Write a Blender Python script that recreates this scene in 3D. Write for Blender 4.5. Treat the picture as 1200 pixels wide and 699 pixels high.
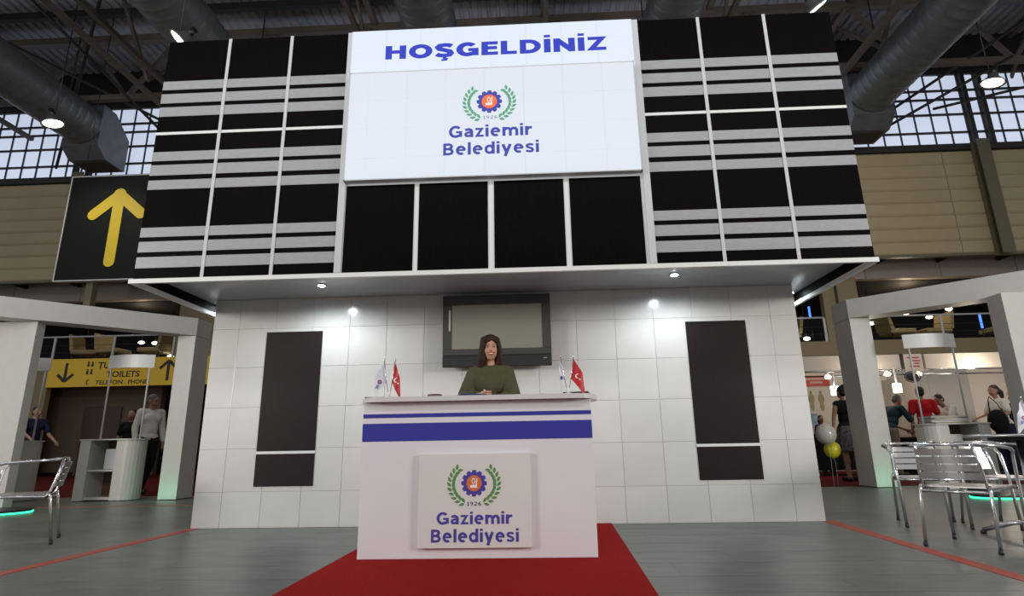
import bpy, bmesh, math, random
from mathutils import Vector, Matrix
random.seed(7)
PI = math.pi
scene = bpy.context.scene
COL = scene.collection
for o in list(bpy.data.objects):
    bpy.data.objects.remove(o)

# ---------------------------------------------------------------- camera
cd = bpy.data.cameras.new('camera'); cam = bpy.data.objects.new('camera', cd); COL.objects.link(cam)
cd.sensor_fit = 'HORIZONTAL'; cd.sensor_width = 36.0; cd.lens = 36.0*671.2/1200.0
cd.clip_start = 0.05; cd.clip_end = 200
cR = Vector((0.99882512, 0.04549005, -0.01670439)); cU = Vector((0.02754645, -0.24937254, 0.96801577)); cF = Vector((-0.03986947, 0.96733861, 0.25033265))
cam.matrix_world = Matrix(((cR.x, cU.x, -cF.x, 0.376), (cR.y, cU.y, -cF.y, -5.8925), (cR.z, cU.z, -cF.z, 0.739), (0, 0, 0, 1)))
scene.camera = cam

# ---------------------------------------------------------------- light
scene.view_settings.view_transform = 'Standard'; scene.view_settings.look = 'None'
scene.view_settings.gamma = 1.0; scene.view_settings.use_curve_mapping = False
scene.view_settings.exposure = 0.0
w = bpy.data.worlds.new('hall_daylight'); scene.world = w; w.use_nodes = True
w.node_tree.nodes['Background'].inputs[0].default_value = (0.92, 0.95, 1.0, 1)
w.node_tree.nodes['Background'].inputs[1].default_value = 0.40

def area_light(name, loc, target, size, power, color, sy=None):
    l = bpy.data.lights.new(name, 'AREA'); l.energy = power; l.color = color; l.size = size
    if sy: l.shape = 'RECTANGLE'; l.size_y = sy
    o = bpy.data.objects.new(name, l); COL.objects.link(o); o.location = loc
    o.rotation_euler = (Vector(target)-Vector(loc)).to_track_quat('-Z', 'Y').to_euler()
    return o
def spot_light(name, loc, target, power, color, angle, blend=0.6, radius=0.04):
    l = bpy.data.lights.new(name, 'SPOT'); l.energy = power; l.color = color
    l.spot_size = angle; l.spot_blend = blend; l.shadow_soft_size = radius
    o = bpy.data.objects.new(name, l); COL.objects.link(o); o.location = loc
    o.rotation_euler = (Vector(target)-Vector(loc)).to_track_quat('-Z', 'Y').to_euler()
    return o
def point_light(name, loc, power, color, radius=0.1):
    l = bpy.data.lights.new(name, 'POINT'); l.energy = power; l.color = color; l.shadow_soft_size = radius
    o = bpy.data.objects.new(name, l); COL.objects.link(o); o.location = loc
    return o
area_light('side_fill_left', (-9.5, -6.5, 2.9), (-0.5, 0, 1.9), 2.2, 465, (1.0, 0.955, 0.90), 1.4)  # added fill out of view, no real lamp; lights the wall evenly
area_light('side_fill_right', (9.8, -6.3, 2.9), (0.5, 0, 1.9), 2.2, 500, (1.0, 0.955, 0.90), 1.4)  # matching added fill on the right, also no real lamp
area_light('roof_fill', (0, -8, 7.0), (0, 6, 14.5), 14, 600, (0.95, 0.96, 1.0), 2)  # added fill behind the camera, brightens the roof deck and trusses
area_light('hall_lamps_left', (-11, 1, 9.5), (-9, 5, 0), 6, 190, (1.0, 0.93, 0.8))
area_light('hall_lamps_right', (11, 1, 9.5), (10, 6, 0), 6, 190, (1.0, 0.93, 0.8))

# ---------------------------------------------------------------- materials
def mat(name, color, rough=0.5, metal=0.0, spec=0.5, emit=None, estr=0.0, noise=0.0, nscale=8.0, stretch=(1, 1, 1), bump=0.0, coat=0.0, vary=0.0, alpha=1.0, trans=0.0):
    m = bpy.data.materials.new(name); m.use_nodes = True
    nt = m.node_tree; N = nt.nodes; L = nt.links; b = N['Principled BSDF']
    b.inputs['Base Color'].default_value = (*color, 1)
    b.inputs['Roughness'].default_value = rough; b.inputs['Metallic'].default_value = metal
    b.inputs['Specular IOR Level'].default_value = spec
    b.inputs['Coat Weight'].default_value = coat; b.inputs['Coat Roughness'].default_value = 0.06
    b.inputs['Transmission Weight'].default_value = trans
    if emit:
        b.inputs['Emission Color'].default_value = (*emit, 1); b.inputs['Emission Strength'].default_value = estr
    col_out = None
    if noise > 0 or bump > 0:
        tc = N.new('ShaderNodeTexCoord'); mp = N.new('ShaderNodeMapping'); nz = N.new('ShaderNodeTexNoise')
        mp.inputs['Scale'].default_value = stretch; nz.inputs['Scale'].default_value = nscale; nz.inputs['Detail'].default_value = 5
        L.new(tc.outputs['Object'], mp.inputs[0]); L.new(mp.outputs[0], nz.inputs['Vector'])
    if noise > 0:
        rp = N.new('ShaderNodeMapRange'); rp.inputs['From Min'].default_value = 0.25; rp.inputs['From Max'].default_value = 0.75
        rp.inputs['To Min'].default_value = 1-noise; rp.inputs['To Max'].default_value = 1+noise
        L.new(nz.outputs['Fac'], rp.inputs['Value'])
        vm = N.new('ShaderNodeVectorMath'); vm.operation = 'SCALE'; vm.inputs[0].default_value = color
        L.new(rp.outputs[0], vm.inputs['Scale']); col_out = vm.outputs[0]
    if vary > 0:
        oi = N.new('ShaderNodeObjectInfo'); r2 = N.new('ShaderNodeMapRange')
        r2.inputs['To Min'].default_value = 1-vary; r2.inputs['To Max'].default_value = 1+vary
        L.new(oi.outputs['Random'], r2.inputs['Value'])
        v2 = N.new('ShaderNodeVectorMath'); v2.operation = 'SCALE'; v2.inputs[0].default_value = color
        if col_out: L.new(col_out, v2.inputs[0])
        L.new(r2.outputs[0], v2.inputs['Scale']); col_out = v2.outputs[0]
    if col_out: L.new(col_out, b.inputs['Base Color'])
    if bump > 0:
        bp = N.new('ShaderNodeBump'); bp.inputs['Strength'].default_value = bump; bp.inputs['Distance'].default_value = 0.01
        L.new(nz.outputs['Fac'], bp.inputs['Height']); L.new(bp.outputs[0], b.inputs['Normal'])
    return m
M = {}
M['tile'] = mat('white_wall_tile', (0.65, 0.635, 0.60), 0.16, noise=0.04, nscale=3, vary=0.025)
M['joint'] = mat('tile_joint', (0.50, 0.49, 0.46), 0.7)
M['white'] = mat('white_laminate', (0.68, 0.66, 0.63), 0.35, noise=0.03, nscale=2)
M['counter'] = mat('counter_laminate', (0.72, 0.69, 0.70), 0.3, noise=0.03, nscale=2)
M['soffit'] = mat('grey_soffit_board', (0.42, 0.44, 0.46), 0.22, noise=0.05, nscale=2)
M['ledge'] = mat('counter_ledge', (0.62, 0.58, 0.58), 0.3)
M['trim'] = mat('white_edge_trim', (0.72, 0.72, 0.70), 0.4)
M['mullion'] = mat('pale_grey_strip', (0.52, 0.53, 0.54), 0.4)
M['espresso'] = mat('dark_laminate', (0.003, 0.002, 0.002), 0.42, spec=0.03, noise=0.5, nscale=10, stretch=(12, 12, 1))
M['espresso_wall'] = mat('dark_wall_laminate', (0.009, 0.005, 0.004), 0.5, spec=0.25, noise=0.4, nscale=10, stretch=(12, 12, 1))
M['silver'] = mat('brushed_silver_band', (0.31, 0.31, 0.315), 0.45, metal=0.1, noise=0.1, nscale=25, stretch=(1, 1, 8))
M['blue'] = mat('blue_vinyl', (0.03, 0.03, 0.30), 0.3, coat=0.2)
M['blueprint'] = mat('blue_print', (0.07, 0.055, 0.33), 0.35)
M['navy'] = mat('dark_print', (0.03, 0.03, 0.08), 0.4)
M['orange'] = mat('orange_print', (0.65, 0.16, 0.04), 0.4)
M['leaf'] = mat('green_print', (0.10, 0.28, 0.07), 0.3)
M['whiteprint'] = mat('white_print', (0.85, 0.83, 0.80), 0.4)
def backlit(name, c, s): return mat(name, tuple(q*.6 for q in c), 0.45, spec=.2, emit=c, estr=s)
M['lit'] = mat('backlit_white_panel', (0.25, 0.25, 0.25), 0.35, emit=(0.78, 0.87, 1.0), estr=0.60)
M['lit2'] = mat('backlit_white_header', (0.25, 0.25, 0.25), 0.35, emit=(0.74, 0.85, 1.0), estr=0.68)
M['litjoint'] = mat('backlit_joint', (0.3, 0.3, 0.32), 0.4, emit=(0.66, 0.76, 0.95), estr=0.34)
M['litblue'] = backlit('backlit_blue_lettering', (0.035, 0.05, 0.48), 0.5)
M['litblue2'] = backlit('backlit_blue_print', (0.06, 0.07, 0.40), 0.42)
M['litorange'] = backlit('backlit_orange_print', (0.85, 0.15, 0.05), 0.65)
M['litgreen'] = backlit('backlit_green_print', (0.12, 0.40, 0.22), 0.4)
M['litgrey'] = backlit('backlit_grey_print', (0.30, 0.33, 0.45), 0.5)
M['carpet'] = mat('red_carpet', (0.27, 0.006, 0.006), 0.95, spec=0.1, noise=0.12, nscale=60, bump=0.4)
M['redfloor'] = mat('dark_red_hall_carpet', (0.09, 0.008, 0.009), 0.9, spec=0.1, noise=0.15, nscale=5)
M['tape'] = mat('red_floor_tape', (0.32, 0.045, 0.025), 0.5, noise=0.12, nscale=14)
M['plank'] = mat('grey_floor_plank', (0.118, 0.130, 0.120), 0.36, noise=0.28, nscale=3.0, stretch=(1.0, 7, 1), vary=0.06, bump=0.02)
M['slab'] = mat('dark_floor_joint', (0.03, 0.033, 0.032), 0.6)
M['blackpl'] = mat('black_plastic', (0.012, 0.012, 0.013), 0.35)
M['tvframe'] = mat('grey_tv_bezel', (0.068, 0.070, 0.062), 0.3)
M['tvbar'] = mat('dark_tv_speaker_bar', (0.030, 0.032, 0.031), 0.35)
M['screen'] = mat('tv_screen_painted_reflection', (0.30, 0.29, 0.235), 0.22, noise=0.04, nscale=1)  # pale base colour paints in the reflection of the bright hall
M['alu'] = mat('polished_aluminium', (0.62, 0.62, 0.63), 0.2, metal=1.0)
M['aluslat'] = mat('aluminium_slat', (0.55, 0.54, 0.54), 0.32, metal=0.9)
M['steel'] = mat('grey_truss_steel', (0.13, 0.11, 0.095), 0.6, spec=0.3)
M['darksteel'] = mat('dark_truss_steel', (0.035, 0.033, 0.032), 0.6, spec=0.3)
M['deck'] = mat('grey_roof_deck', (0.36, 0.36, 0.38), 0.6, spec=0.3)
M['duct'] = mat('galvanised_duct', (0.14, 0.15, 0.16), 0.4, metal=0.5, noise=0.15, nscale=3)
M['clad'] = mat('tan_cladding', (0.39, 0.32, 0.19), 0.55, noise=0.06, nscale=1.0, vary=0.04)
M['tanwall'] = mat('tan_painted_wall', (0.24, 0.19, 0.10), 0.6)
M['olive'] = mat('olive_column_paint', (0.13, 0.115, 0.07), 0.5)
M['cream'] = mat('cream_concrete_band', (0.42, 0.36, 0.30), 0.6, noise=0.05)
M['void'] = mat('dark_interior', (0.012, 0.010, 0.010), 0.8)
M['brownwall'] = mat('brown_wall', (0.11, 0.075, 0.05), 0.7)
M['browndoor'] = mat('dark_brown_door', (0.06, 0.035, 0.025), 0.5)
M['yellow'] = mat('yellow_sign_face', (0.56, 0.36, 0.02), 0.5, emit=(0.56, 0.36, 0.02), estr=0.12)
M['signblack'] = mat('black_sign_print', (0.02, 0.018, 0.01), 0.5)
M['signgrey'] = mat('charcoal_sign_face', (0.010, 0.011, 0.010), 0.5, spec=0.12)
M['arrowy'] = mat('yellow_arrow_print', (0.55, 0.40, 0.02), 0.5, emit=(0.55, 0.38, 0.02), estr=0.15)
M['glasswin'] = mat('frosted_daylight_pane', (0.5, 0.5, 0.55), 0.4, emit=(0.62, 0.70, 0.88), estr=0.78, noise=0.1, nscale=2, vary=0.08)
M['post'] = mat('portal_white_laminate', (0.54, 0.52, 0.48), 0.4, noise=0.03)
M['boothwhite'] = mat('booth_white_panel', (0.60, 0.53, 0.45), 0.5)
M['boothgrey'] = mat('booth_grey_panel', (0.40, 0.37, 0.34), 0.5)
M['seat'] = mat('beige_leather', (0.36, 0.27, 0.12), 0.5)
M['lampglow'] = mat('lamp_glow', (1, 1, 1), 0.5, emit=(1.0, 0.97, 0.85), estr=6)
M['spotglow'] = mat('spot_glow', (1, 1, 1), 0.5, emit=(0.80, 0.92, 1.0), estr=30)
M['warmglow'] = mat('warm_spot_glow', (1, 1, 1), 0.5, emit=(1.0, 0.80, 0.55), estr=5)
M['blueglow'] = mat('blue_tube_glow', (0.1, 0.2, 1), 0.5, emit=(0.08, 0.25, 1.0), estr=1.5)
M['greenled'] = mat('green_led', (0.1, 1, 0.6), 0.5, emit=(0.04, 1.0, 0.42), estr=2.2)
M['skin'] = mat('skin', (0.52, 0.26, 0.16), 0.5)
M['skin2'] = mat('tanned_skin', (0.33, 0.17, 0.10), 0.5)
M['hairbrown'] = mat('dark_brown_hair', (0.030, 0.012, 0.007), 0.6, spec=0.25, noise=0.4, nscale=30, stretch=(6, 6, 0.6))
M['hairblack'] = mat('black_hair', (0.008, 0.006, 0.006), 0.5)
M['hairgrey'] = mat('grey_hair', (0.10, 0.10, 0.10), 0.6)
M['olivecloth'] = mat('olive_cloth', (0.075, 0.070, 0.036), 0.85, spec=0.2, noise=0.12, nscale=10)
M['blackcloth'] = mat('black_cloth', (0.008, 0.008, 0.010), 0.85, spec=0.2)
M['whitecloth'] = mat('white_cloth', (0.58, 0.55, 0.52), 0.8, spec=0.2, noise=0.06, nscale=12)
M['redcloth'] = mat('red_cloth', (0.42, 0.010, 0.014), 0.8, spec=0.2)
M['flagred'] = mat('flag_red_satin', (0.50, 0.008, 0.012), 0.5)
M['flagwhite'] = mat('flag_white_satin', (0.66, 0.66, 0.70), 0.5)
M['teal'] = mat('dark_teal_cloth', (0.015, 0.035, 0.045), 0.85, spec=0.2)
M['navycloth'] = mat('navy_cloth', (0.014, 0.014, 0.045), 0.85, spec=0.2)
M['purple'] = mat('purple_cloth', (0.07, 0.035, 0.12), 0.85, spec=0.2)
M['pattern'] = mat('patterned_skirt_cloth', (0.10, 0.10, 0.10), 0.85, noise=0.95, nscale=22)
M['khaki'] = mat('khaki_cloth', (0.20, 0.15, 0.10), 0.85)
M['eye'] = mat('eye_white', (0.75, 0.73, 0.70), 0.3)
M['iris'] = mat('dark_iris', (0.015, 0.008, 0.005), 0.2)
M['lip'] = mat('lip_colour', (0.45, 0.07, 0.06), 0.4)
M['tooth'] = mat('teeth', (0.8, 0.78, 0.72), 0.3)
M['balloonw'] = mat('white_balloon_rubber', (0.50, 0.46, 0.42), 0.25, coat=0.3)
M['balloony'] = mat('yellow_balloon_rubber', (0.62, 0.55, 0.02), 0.25, coat=0.3)
M['banner'] = mat('red_banner_print', (0.50, 0.06, 0.04), 0.5)
M['paper'] = mat('paper', (0.55, 0.52, 0.46), 0.6)
M['ochre'] = mat('ochre_print', (0.30, 0.24, 0.10), 0.6)
M['skyblue'] = mat('blue_photo_print', (0.22, 0.32, 0.45), 0.5, noise=0.5, nscale=6)
M['brochure'] = mat('blue_brochure', (0.02, 0.04, 0.12), 0.3)
M['wood'] = mat('warm_wood', (0.14, 0.07, 0.04), 0.6)
M['goldpot'] = mat('gold_foil', (0.6, 0.42, 0.08), 0.35, metal=0.4)

# ---------------------------------------------------------------- mesh helpers
class MB:
    """collects shapes; build() links them as one mesh object"""
    def __init__(s): s.v = []; s.f = []; s.sm = []
    def add(s, vs, fs, smooth=False):
        n = len(s.v); s.v += [tuple(v) for v in vs]; s.f += [tuple(i+n for i in f) for f in fs]; s.sm += [smooth]*len(fs)
        return s
    def box(s, x0, x1, y0, y1, z0, z1, bev=0.0):
        if bev > 0:
            b = min(bev, (x1-x0)/2.01, (y1-y0)/2.01, (z1-z0)/2.01)
            bm = bmesh.new(); bmesh.ops.create_cube(bm, size=1)
            for v in bm.verts: v.co = Vector(((x0+x1)/2+v.co.x*(x1-x0), (y0+y1)/2+v.co.y*(y1-y0), (z0+z1)/2+v.co.z*(z1-z0)))
            bmesh.ops.bevel(bm, geom=bm.edges[:], offset=b, segments=1, affect='EDGES', profile=0.5)
            bm.verts.index_update()
            s.add([v.co[:] for v in bm.verts], [[v.index for v in f.verts] for f in bm.faces]); bm.free(); return s
        return s.add([(x0, y0, z0), (x1, y0, z0), (x1, y1, z0), (x0, y1, z0), (x0, y0, z1), (x1, y0, z1), (x1, y1, z1), (x0, y1, z1)],
                     [(0, 3, 2, 1), (4, 5, 6, 7), (0, 1, 5, 4), (1, 2, 6, 5), (2, 3, 7, 6), (3, 0, 4, 7)])
    def beam(s, a, b, w, h):
        a = Vector(a); b = Vector(b); d = (b-a).normalized()
        u = Vector((0, 0, 1)) if abs(d.z) < 0.95 else Vector((0, 1, 0))
        r = d.cross(u).normalized()*w/2; t = r.cross(d).normalized()*h/2
        vs = [a-r-t, a+r-t, a+r+t, a-r+t, b-r-t, b+r-t, b+r+t, b-r+t]
        return s.add(vs, [(0, 3, 2, 1), (4, 5, 6, 7), (0, 1, 5, 4), (1, 2, 6, 5), (2, 3, 7, 6), (3, 0, 4, 7)])
    def prism(s, pts, z0, z1, axis='z'):
        n = len(pts)
        def P(p, z):
            if axis == 'z': return (p[0], p[1], z)
            if axis == 'y': return (p[0], z, p[1])
            return (z, p[0], p[1])
        vs = [P(p, z0) for p in pts]+[P(p, z1) for p in pts]
        fs = [tuple(range(n))[::-1], tuple(range(n, 2*n))]+[(i, (i+1) % n, n+(i+1) % n, n+i) for i in range(n)]
        return s.add(vs, fs)
    def tube(s, pts, r, seg=8, closed=False, rads=None):
        pts = [Vector(p) for p in pts]; n = len(pts); vs = []; fs = []
        prev = None
        for i, p in enumerate(pts):
            a = pts[(i-1) % n] if (i > 0 or closed) else p; b = pts[(i+1) % n] if (i < n-1 or closed) else p
            d = (b-a).normalized()
            if prev is None:
                u = Vector((0, 0, 1)) if abs(d.z) < 0.9 else Vector((1, 0, 0)); x = d.cross(u).normalized()
            else: x = (prev-d*prev.dot(d)).normalized()
            prev = x; y = d.cross(x); rr = rads[i] if rads else r
            for k in range(seg):
                t = 2*PI*k/seg; vs.append(p+x*math.cos(t)*rr+y*math.sin(t)*rr)
        m = n if closed else n-1
        for i in range(m):
            for k in range(seg):
                a0 = i*seg+k; a1 = i*seg+(k+1) % seg; b0 = ((i+1) % n)*seg+k; b1 = ((i+1) % n)*seg+(k+1) % seg
                fs.append((a0, a1, b1, b0))
        if not closed: fs += [tuple(range(seg))[::-1], tuple((n-1)*seg+k for k in range(seg))]
        return s.add(vs, fs, True)
    def ell(s, c, r, seg=16, rings=10, M3=None):
        c = Vector(c); vs = []; fs = []
        for i in range(rings+1):
            ph = PI*i/rings
            for k in range(seg):
                t = 2*PI*k/seg
                v = Vector((r[0]*math.sin(ph)*math.cos(t), r[1]*math.sin(ph)*math.sin(t), r[2]*math.cos(ph)))
                if M3: v = M3 @ v
                vs.append(c+v)
        for i in range(rings):
            for k in range(seg):
                fs.append((i*seg+k, (i+1)*seg+k, (i+1)*seg+(k+1) % seg, i*seg+(k+1) % seg))
        return s.add(vs, fs, True)
    def cyl(s, c, r, z0, z1, seg=24, r2=None):
        r2 = r if r2 is None else r2
        vs = [(c[0]+r*math.cos(2*PI*k/seg), c[1]+r*math.sin(2*PI*k/seg), z0) for k in range(seg)]+[(c[0]+r2*math.cos(2*PI*k/seg), c[1]+r2*math.sin(2*PI*k/seg), z1) for k in range(seg)]
        s.add(vs, [(i, (i+1) % seg, seg+(i+1) % seg, seg+i) for i in range(seg)], True)
        n = len(s.v)-2*seg
        s.f += [tuple(n+k for k in range(seg))[::-1], tuple(n+seg+k for k in range(seg))]; s.sm += [False, False]
        return s
    def mesh(s, name):
        me = bpy.data.meshes.new(name); me.from_pydata(s.v, [], s.f)
        me.polygons.foreach_set('use_smooth', s.sm); me.update()
        bm = bmesh.new(); bm.from_mesh(me); bmesh.ops.recalc_face_normals(bm, faces=bm.faces); bm.to_mesh(me); bm.free()
        return me
    def build(s, name, m, parent=None, label=None, kind=None):
        me = s.mesh(name); me.materials.append(m)
        return link(name, me, parent, label, kind)
def link(name, me, parent=None, label=None, kind=None):
    o = bpy.data.objects.new(name, me); COL.objects.link(o)
    if parent: o.parent = parent
    if label: o['label'] = label
    if kind: o['kind'] = kind
    return o
def tag(o, label, cat, group=None, kind=None):
    o['label'] = label; o['category'] = cat
    if group: o['group'] = group
    if kind: o['kind'] = kind
    return o
def thing(name, label, cat, loc=(0, 0, 0), rz=0, group=None, kind=None):
    o = bpy.data.objects.new(name, None); COL.objects.link(o); o.location = loc; o.rotation_euler = (0, 0, rz)
    o.empty_display_size = 0.1
    return tag(o, label, cat, group, kind)
def dup(root, loc, rz, label, group=None):
    def cp(o, par):
        c = o.copy(); COL.objects.link(c)
        if par: c.parent = par
        for ch in list(o.children): cp(ch, c)
        return c
    r = cp(root, None); r.location = loc; r.rotation_euler = (0, 0, rz); r['label'] = label
    if group: r['group'] = group
    return r
def struct(name, mb, m, label=None):
    o = mb.build(name, m); o['kind'] = 'structure'
    if label: o['label'] = label
    return o
def text(name, body, m, parent, x, y, z, w, h, bold=0.0, depth=0.003, shear=0.0, sp=1.0):
    """flat lettering facing -Y fitted to width w, cap height h, centred at x, baseline z"""
    c = bpy.data.curves.new('t', 'FONT'); c.body = body; c.size = 1.0; c.align_x = 'LEFT'; c.offset = bold; c.extrude = 0.0; c.resolution_u = 4; c.shear = shear; c.space_character = sp
    t = bpy.data.objects.new('t', c); COL.objects.link(t)
    bpy.context.view_layer.update(); dg = bpy.context.evaluated_depsgraph_get()
    me = bpy.data.meshes.new_from_object(t.evaluated_get(dg)); bpy.data.objects.remove(t)
    c.body = 'H'; t = bpy.data.objects.new('t', c); COL.objects.link(t); bpy.context.view_layer.update()
    hm = bpy.data.meshes.new_from_object(t.evaluated_get(bpy.context.evaluated_depsgraph_get())); bpy.data.objects.remove(t)
    cap = max(v.co.y for v in hm.vertices)-min(v.co.y for v in hm.vertices); base = min(v.co.y for v in hm.vertices)
    xs = [v.co.x for v in me.vertices]; x0, x1 = min(xs), max(xs)
    bm = bmesh.new(); bm.from_mesh(me)
    ex = bmesh.ops.extrude_face_region(bm, geom=bm.faces[:])
    for g in ex['geom']:
        if isinstance(g, bmesh.types.BMVert): g.co.z += 1.0
    for v in bm.verts:
        px = (v.co.x-(x0+x1)/2)/(x1-x0)*w+x; pz = (v.co.y-base)/cap*h+z; v.co = Vector((px, y-(depth if v.co.z > 0.5 else 0.0), pz))
    bmesh.ops.recalc_face_normals(bm, faces=bm.faces)
    bm.to_mesh(me); bm.free(); me.materials.clear(); me.materials.append(m)
    return link(name, me, parent)

def arc(cx, cz, rx, rz, a0, a1, n=18):
    return [(cx+rx*math.cos(math.radians(a0+(a1-a0)*i/n)), cz+rz*math.sin(math.radians(a0+(a1-a0)*i/n))) for i in range(n+1)]
def glyph(ch, T):
    """stroke centre lines of a bold sans letter: width, [(points, closed, thickness factor)]"""
    h = T/2; X = .76
    S_ = lambda w, H_: [(w*x, H_*z) for x, z in ((.90, .80), (.74, .875), (.52, .90), (.27, .86), (.16, .74), (.24, .60), (.50, .515), (.77, .42), (.85, .27), (.76, .14), (.50, .10), (.26, .13), (.07, .21))]
    if ch == 'H': w = .86; return w, [([(h, 0), (h, 1)], 0, 1), ([(w-h, 0), (w-h, 1)], 0, 1), ([(h, .53), (w-h, .53)], 0, .9)]
    if ch == 'O': w = .98; return w, [(arc(w/2, .5, w/2-h, .5-h*.8, 0, 360, 32)[:-1], 1, 1)]
    if ch == 'S': return .76, [(S_(.76, 1), 0, 1)]
    if ch == 'Ş': return .76, [(S_(.76, 1), 0, 1), ([(.40, .03), (.38, -.09), (.47, -.14), (.44, -.22), (.26, -.23)], 0, .45)]
    if ch == 'G': w = .92; return w, [(arc(w/2, .5, w/2-h, .5-h*.8, 42, 300, 26)+[(w-h, .16), (w-h, .46)], 0, 1), ([(w*.54, .46), (w, .46)], 0, .8)]
    if ch == 'E': w = .68; return w, [([(h, 0), (h, 1)], 0, 1), ([(h, 1-h*.85), (w, 1-h*.85)], 0, .85), ([(h, .53), (w*.95, .53)], 0, .85), ([(h, h*.85), (w, h*.85)], 0, .85)]
    if ch == 'L': w = .66; return w, [([(h, 0), (h, 1)], 0, 1), ([(h, h*.85), (w, h*.85)], 0, .85)]
    if ch == 'D': w = .88; return w, [([(h, h*.85), (w*.40, h*.85)]+arc(w*.42, .5, w*.58-h, .5-h*.85, -80, 80, 16)+[(w*.40, 1-h*.85), (h, 1-h*.85)], 1, .95)]
    if ch == 'İ': return T, [([(h, 0), (h, 1)], 0, 1), ([(h, 1.12), (h, 1.30)], 0, .95)]
    if ch == 'N': w = .88; return w, [([(h, 0), (h, 1)], 0, 1), ([(w-h, 0), (w-h, 1)], 0, 1), ([(h*.9, .93), (w-h*.9, .07)], 0, 1)]
    if ch == 'Z': w = .76; return w, [([(.02, 1-h*.85), (w-h*1.2, 1-h*.85), (h*1.2, h*.85), (w, h*.85)], 0, .85)]
    if ch == 'B': w = .76; return w, [([(h, h*.85), (.42, h*.85), (.58, .14), (.655, .29), (.58, .44), (.42, .52), (h, .52)], 1, .9), ([(h, .52), (.40, .52), (.54, .60), (.60, .73), (.54, .86), (.40, 1-h*.85), (h, 1-h*.85)], 1, .9)]
    if ch == 'a': w = .64; return w, [([(w-h, 0), (w-h, .46), (w-h-.05, .60), (.34, X-h*.8), (.08, .62)], 0, 1), ([(w-h, .42), (.34, .41), (.15, .33), (.11, .21), (.17, .11), (.32, .095), (w-h, .19)], 0, .85)]
    if ch == 'z': w = .60; return w, [([(.02, X-h*.8), (w-h*1.3, X-h*.8), (h*1.3, h*.8), (w, h*.8)], 0, .82)]
    if ch == 'i': return T, [([(h, 0), (h, X)], 0, 1), ([(h, .86), (h, 1.03)], 0, 1)]
    if ch == 'l': return T, [([(h, 0), (h, 1.04)], 0, 1)]
    if ch == 'e': w = .70; return w, [([(h, .40), (w-h*.6, .40)], 0, .7), (arc(w/2, .38, w/2-h, .38-h*.8, 0, 305, 24), 0, .95)]
    if ch == 'm': w = 1.10; return w, [([(h, 0), (h, X)], 0, 1), ([(h, .48), (.27, .645), (.44, .64), (w/2, .50), (w/2, 0)], 0, .95), ([(w/2, .48), (.72, .645), (.89, .64), (w-h, .50), (w-h, 0)], 0, .95)]
    if ch == 'r': w = .48; return w, [([(h, 0), (h, X)], 0, 1), ([(h, .44), (.26, .63), (w, .66)], 0, .95)]
    if ch == 'd': w = .70; return w, [([(w-h, 0), (w-h, 1.04)], 0, 1), (arc(w/2-.01, .38, w/2-h, .38-h*.8, 0, 360, 28)[:-1], 1, .92)]
    if ch == 'y': w = .70; return w, [([(h*.9, X), (w/2, .06)], 0, 1), ([(w-h*.9, X), (w/2-.11, -.24)], 0, 1)]
    if ch == 's': return .58, [(S_(.58, X), 0, .82)]
    if ch == '1': return .50, [([(.28, 0), (.28, .97)], 0, 1), ([(.28, .90), (.08, .78)], 0, .8), ([(.08, .07), (.48, .07)], 0, .8)]
    if ch == '2': return .64, [([(.08, .80), (.22, .91), (.42, .90), (.53, .76), (.47, .58), (.12, .08), (.60, .08)], 0, .9)]
    if ch == '9': return .66, [(arc(.32, .71, .23, .22, 0, 360, 20)[:-1], 1, .9), ([(.55, .70), (.52, .40), (.38, .15), (.16, .05)], 0, .9)]
    if ch == '6': return .66, [(arc(.34, .29, .23, .22, 0, 360, 20)[:-1], 1, .9), ([(.11, .30), (.14, .60), (.28, .85), (.50, .95)], 0, .9)]
    return .3, []
def lettering(body, m, parent, cx, y, z, w_, h_, T=.21, gap=.13, depth=.002):
    tot = 0; lay = []
    for ch in body:
        gw, st = glyph(ch, T); lay.append((tot, st)); tot += gw+gap
    tot -= gap; q = MB(); layer = 0
    for x0, st in lay:
        for k, (pts, closed, tf) in enumerate(st):
            n = len(pts); L_ = []; R_ = []; hh = T*tf/2
            for i, (px, pz) in enumerate(pts):
                a = pts[i-1] if (i > 0 or closed) else None; b_ = pts[(i+1) % n] if (i < n-1 or closed) else None
                dd = []
                if a: dd.append(Vector((px-a[0], pz-a[1])).normalized())
                if b_: dd.append(Vector((b_[0]-px, b_[1]-pz)).normalized())
                t_ = (dd[0]+dd[-1]).normalized(); nn = Vector((-t_.y, t_.x)); c_ = max(.45, nn.dot(Vector((-dd[0].y, dd[0].x))))
                L_.append((px+nn.x*hh/c_, pz+nn.y*hh/c_)); R_.append((px-nn.x*hh/c_, pz-nn.y*hh/c_))
            yf = y-depth-.00015*k; P = lambda p, yy: (cx+(x0+p[0]-tot/2)/tot*w_, yy, z+p[1]*h_)
            vs = [P(p, yf) for p in L_]+[P(p, yf) for p in R_]+[P(p, y) for p in L_]+[P(p, y) for p in R_]
            fs = []; mm = n if closed else n-1
            for i in range(mm):
                j = (i+1) % n; fs += [(i, j, n+j, n+i), (i, 2*n+i, 2*n+j, j), (n+i, n+j, 3*n+j, 3*n+i)]
            if not closed: fs += [(0, n, 3*n, 2*n), (n-1, 2*n-1+0, 4*n-1, 3*n-1)]
            q.add(vs, fs)
    return q.build('lettering', m, parent)

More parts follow.
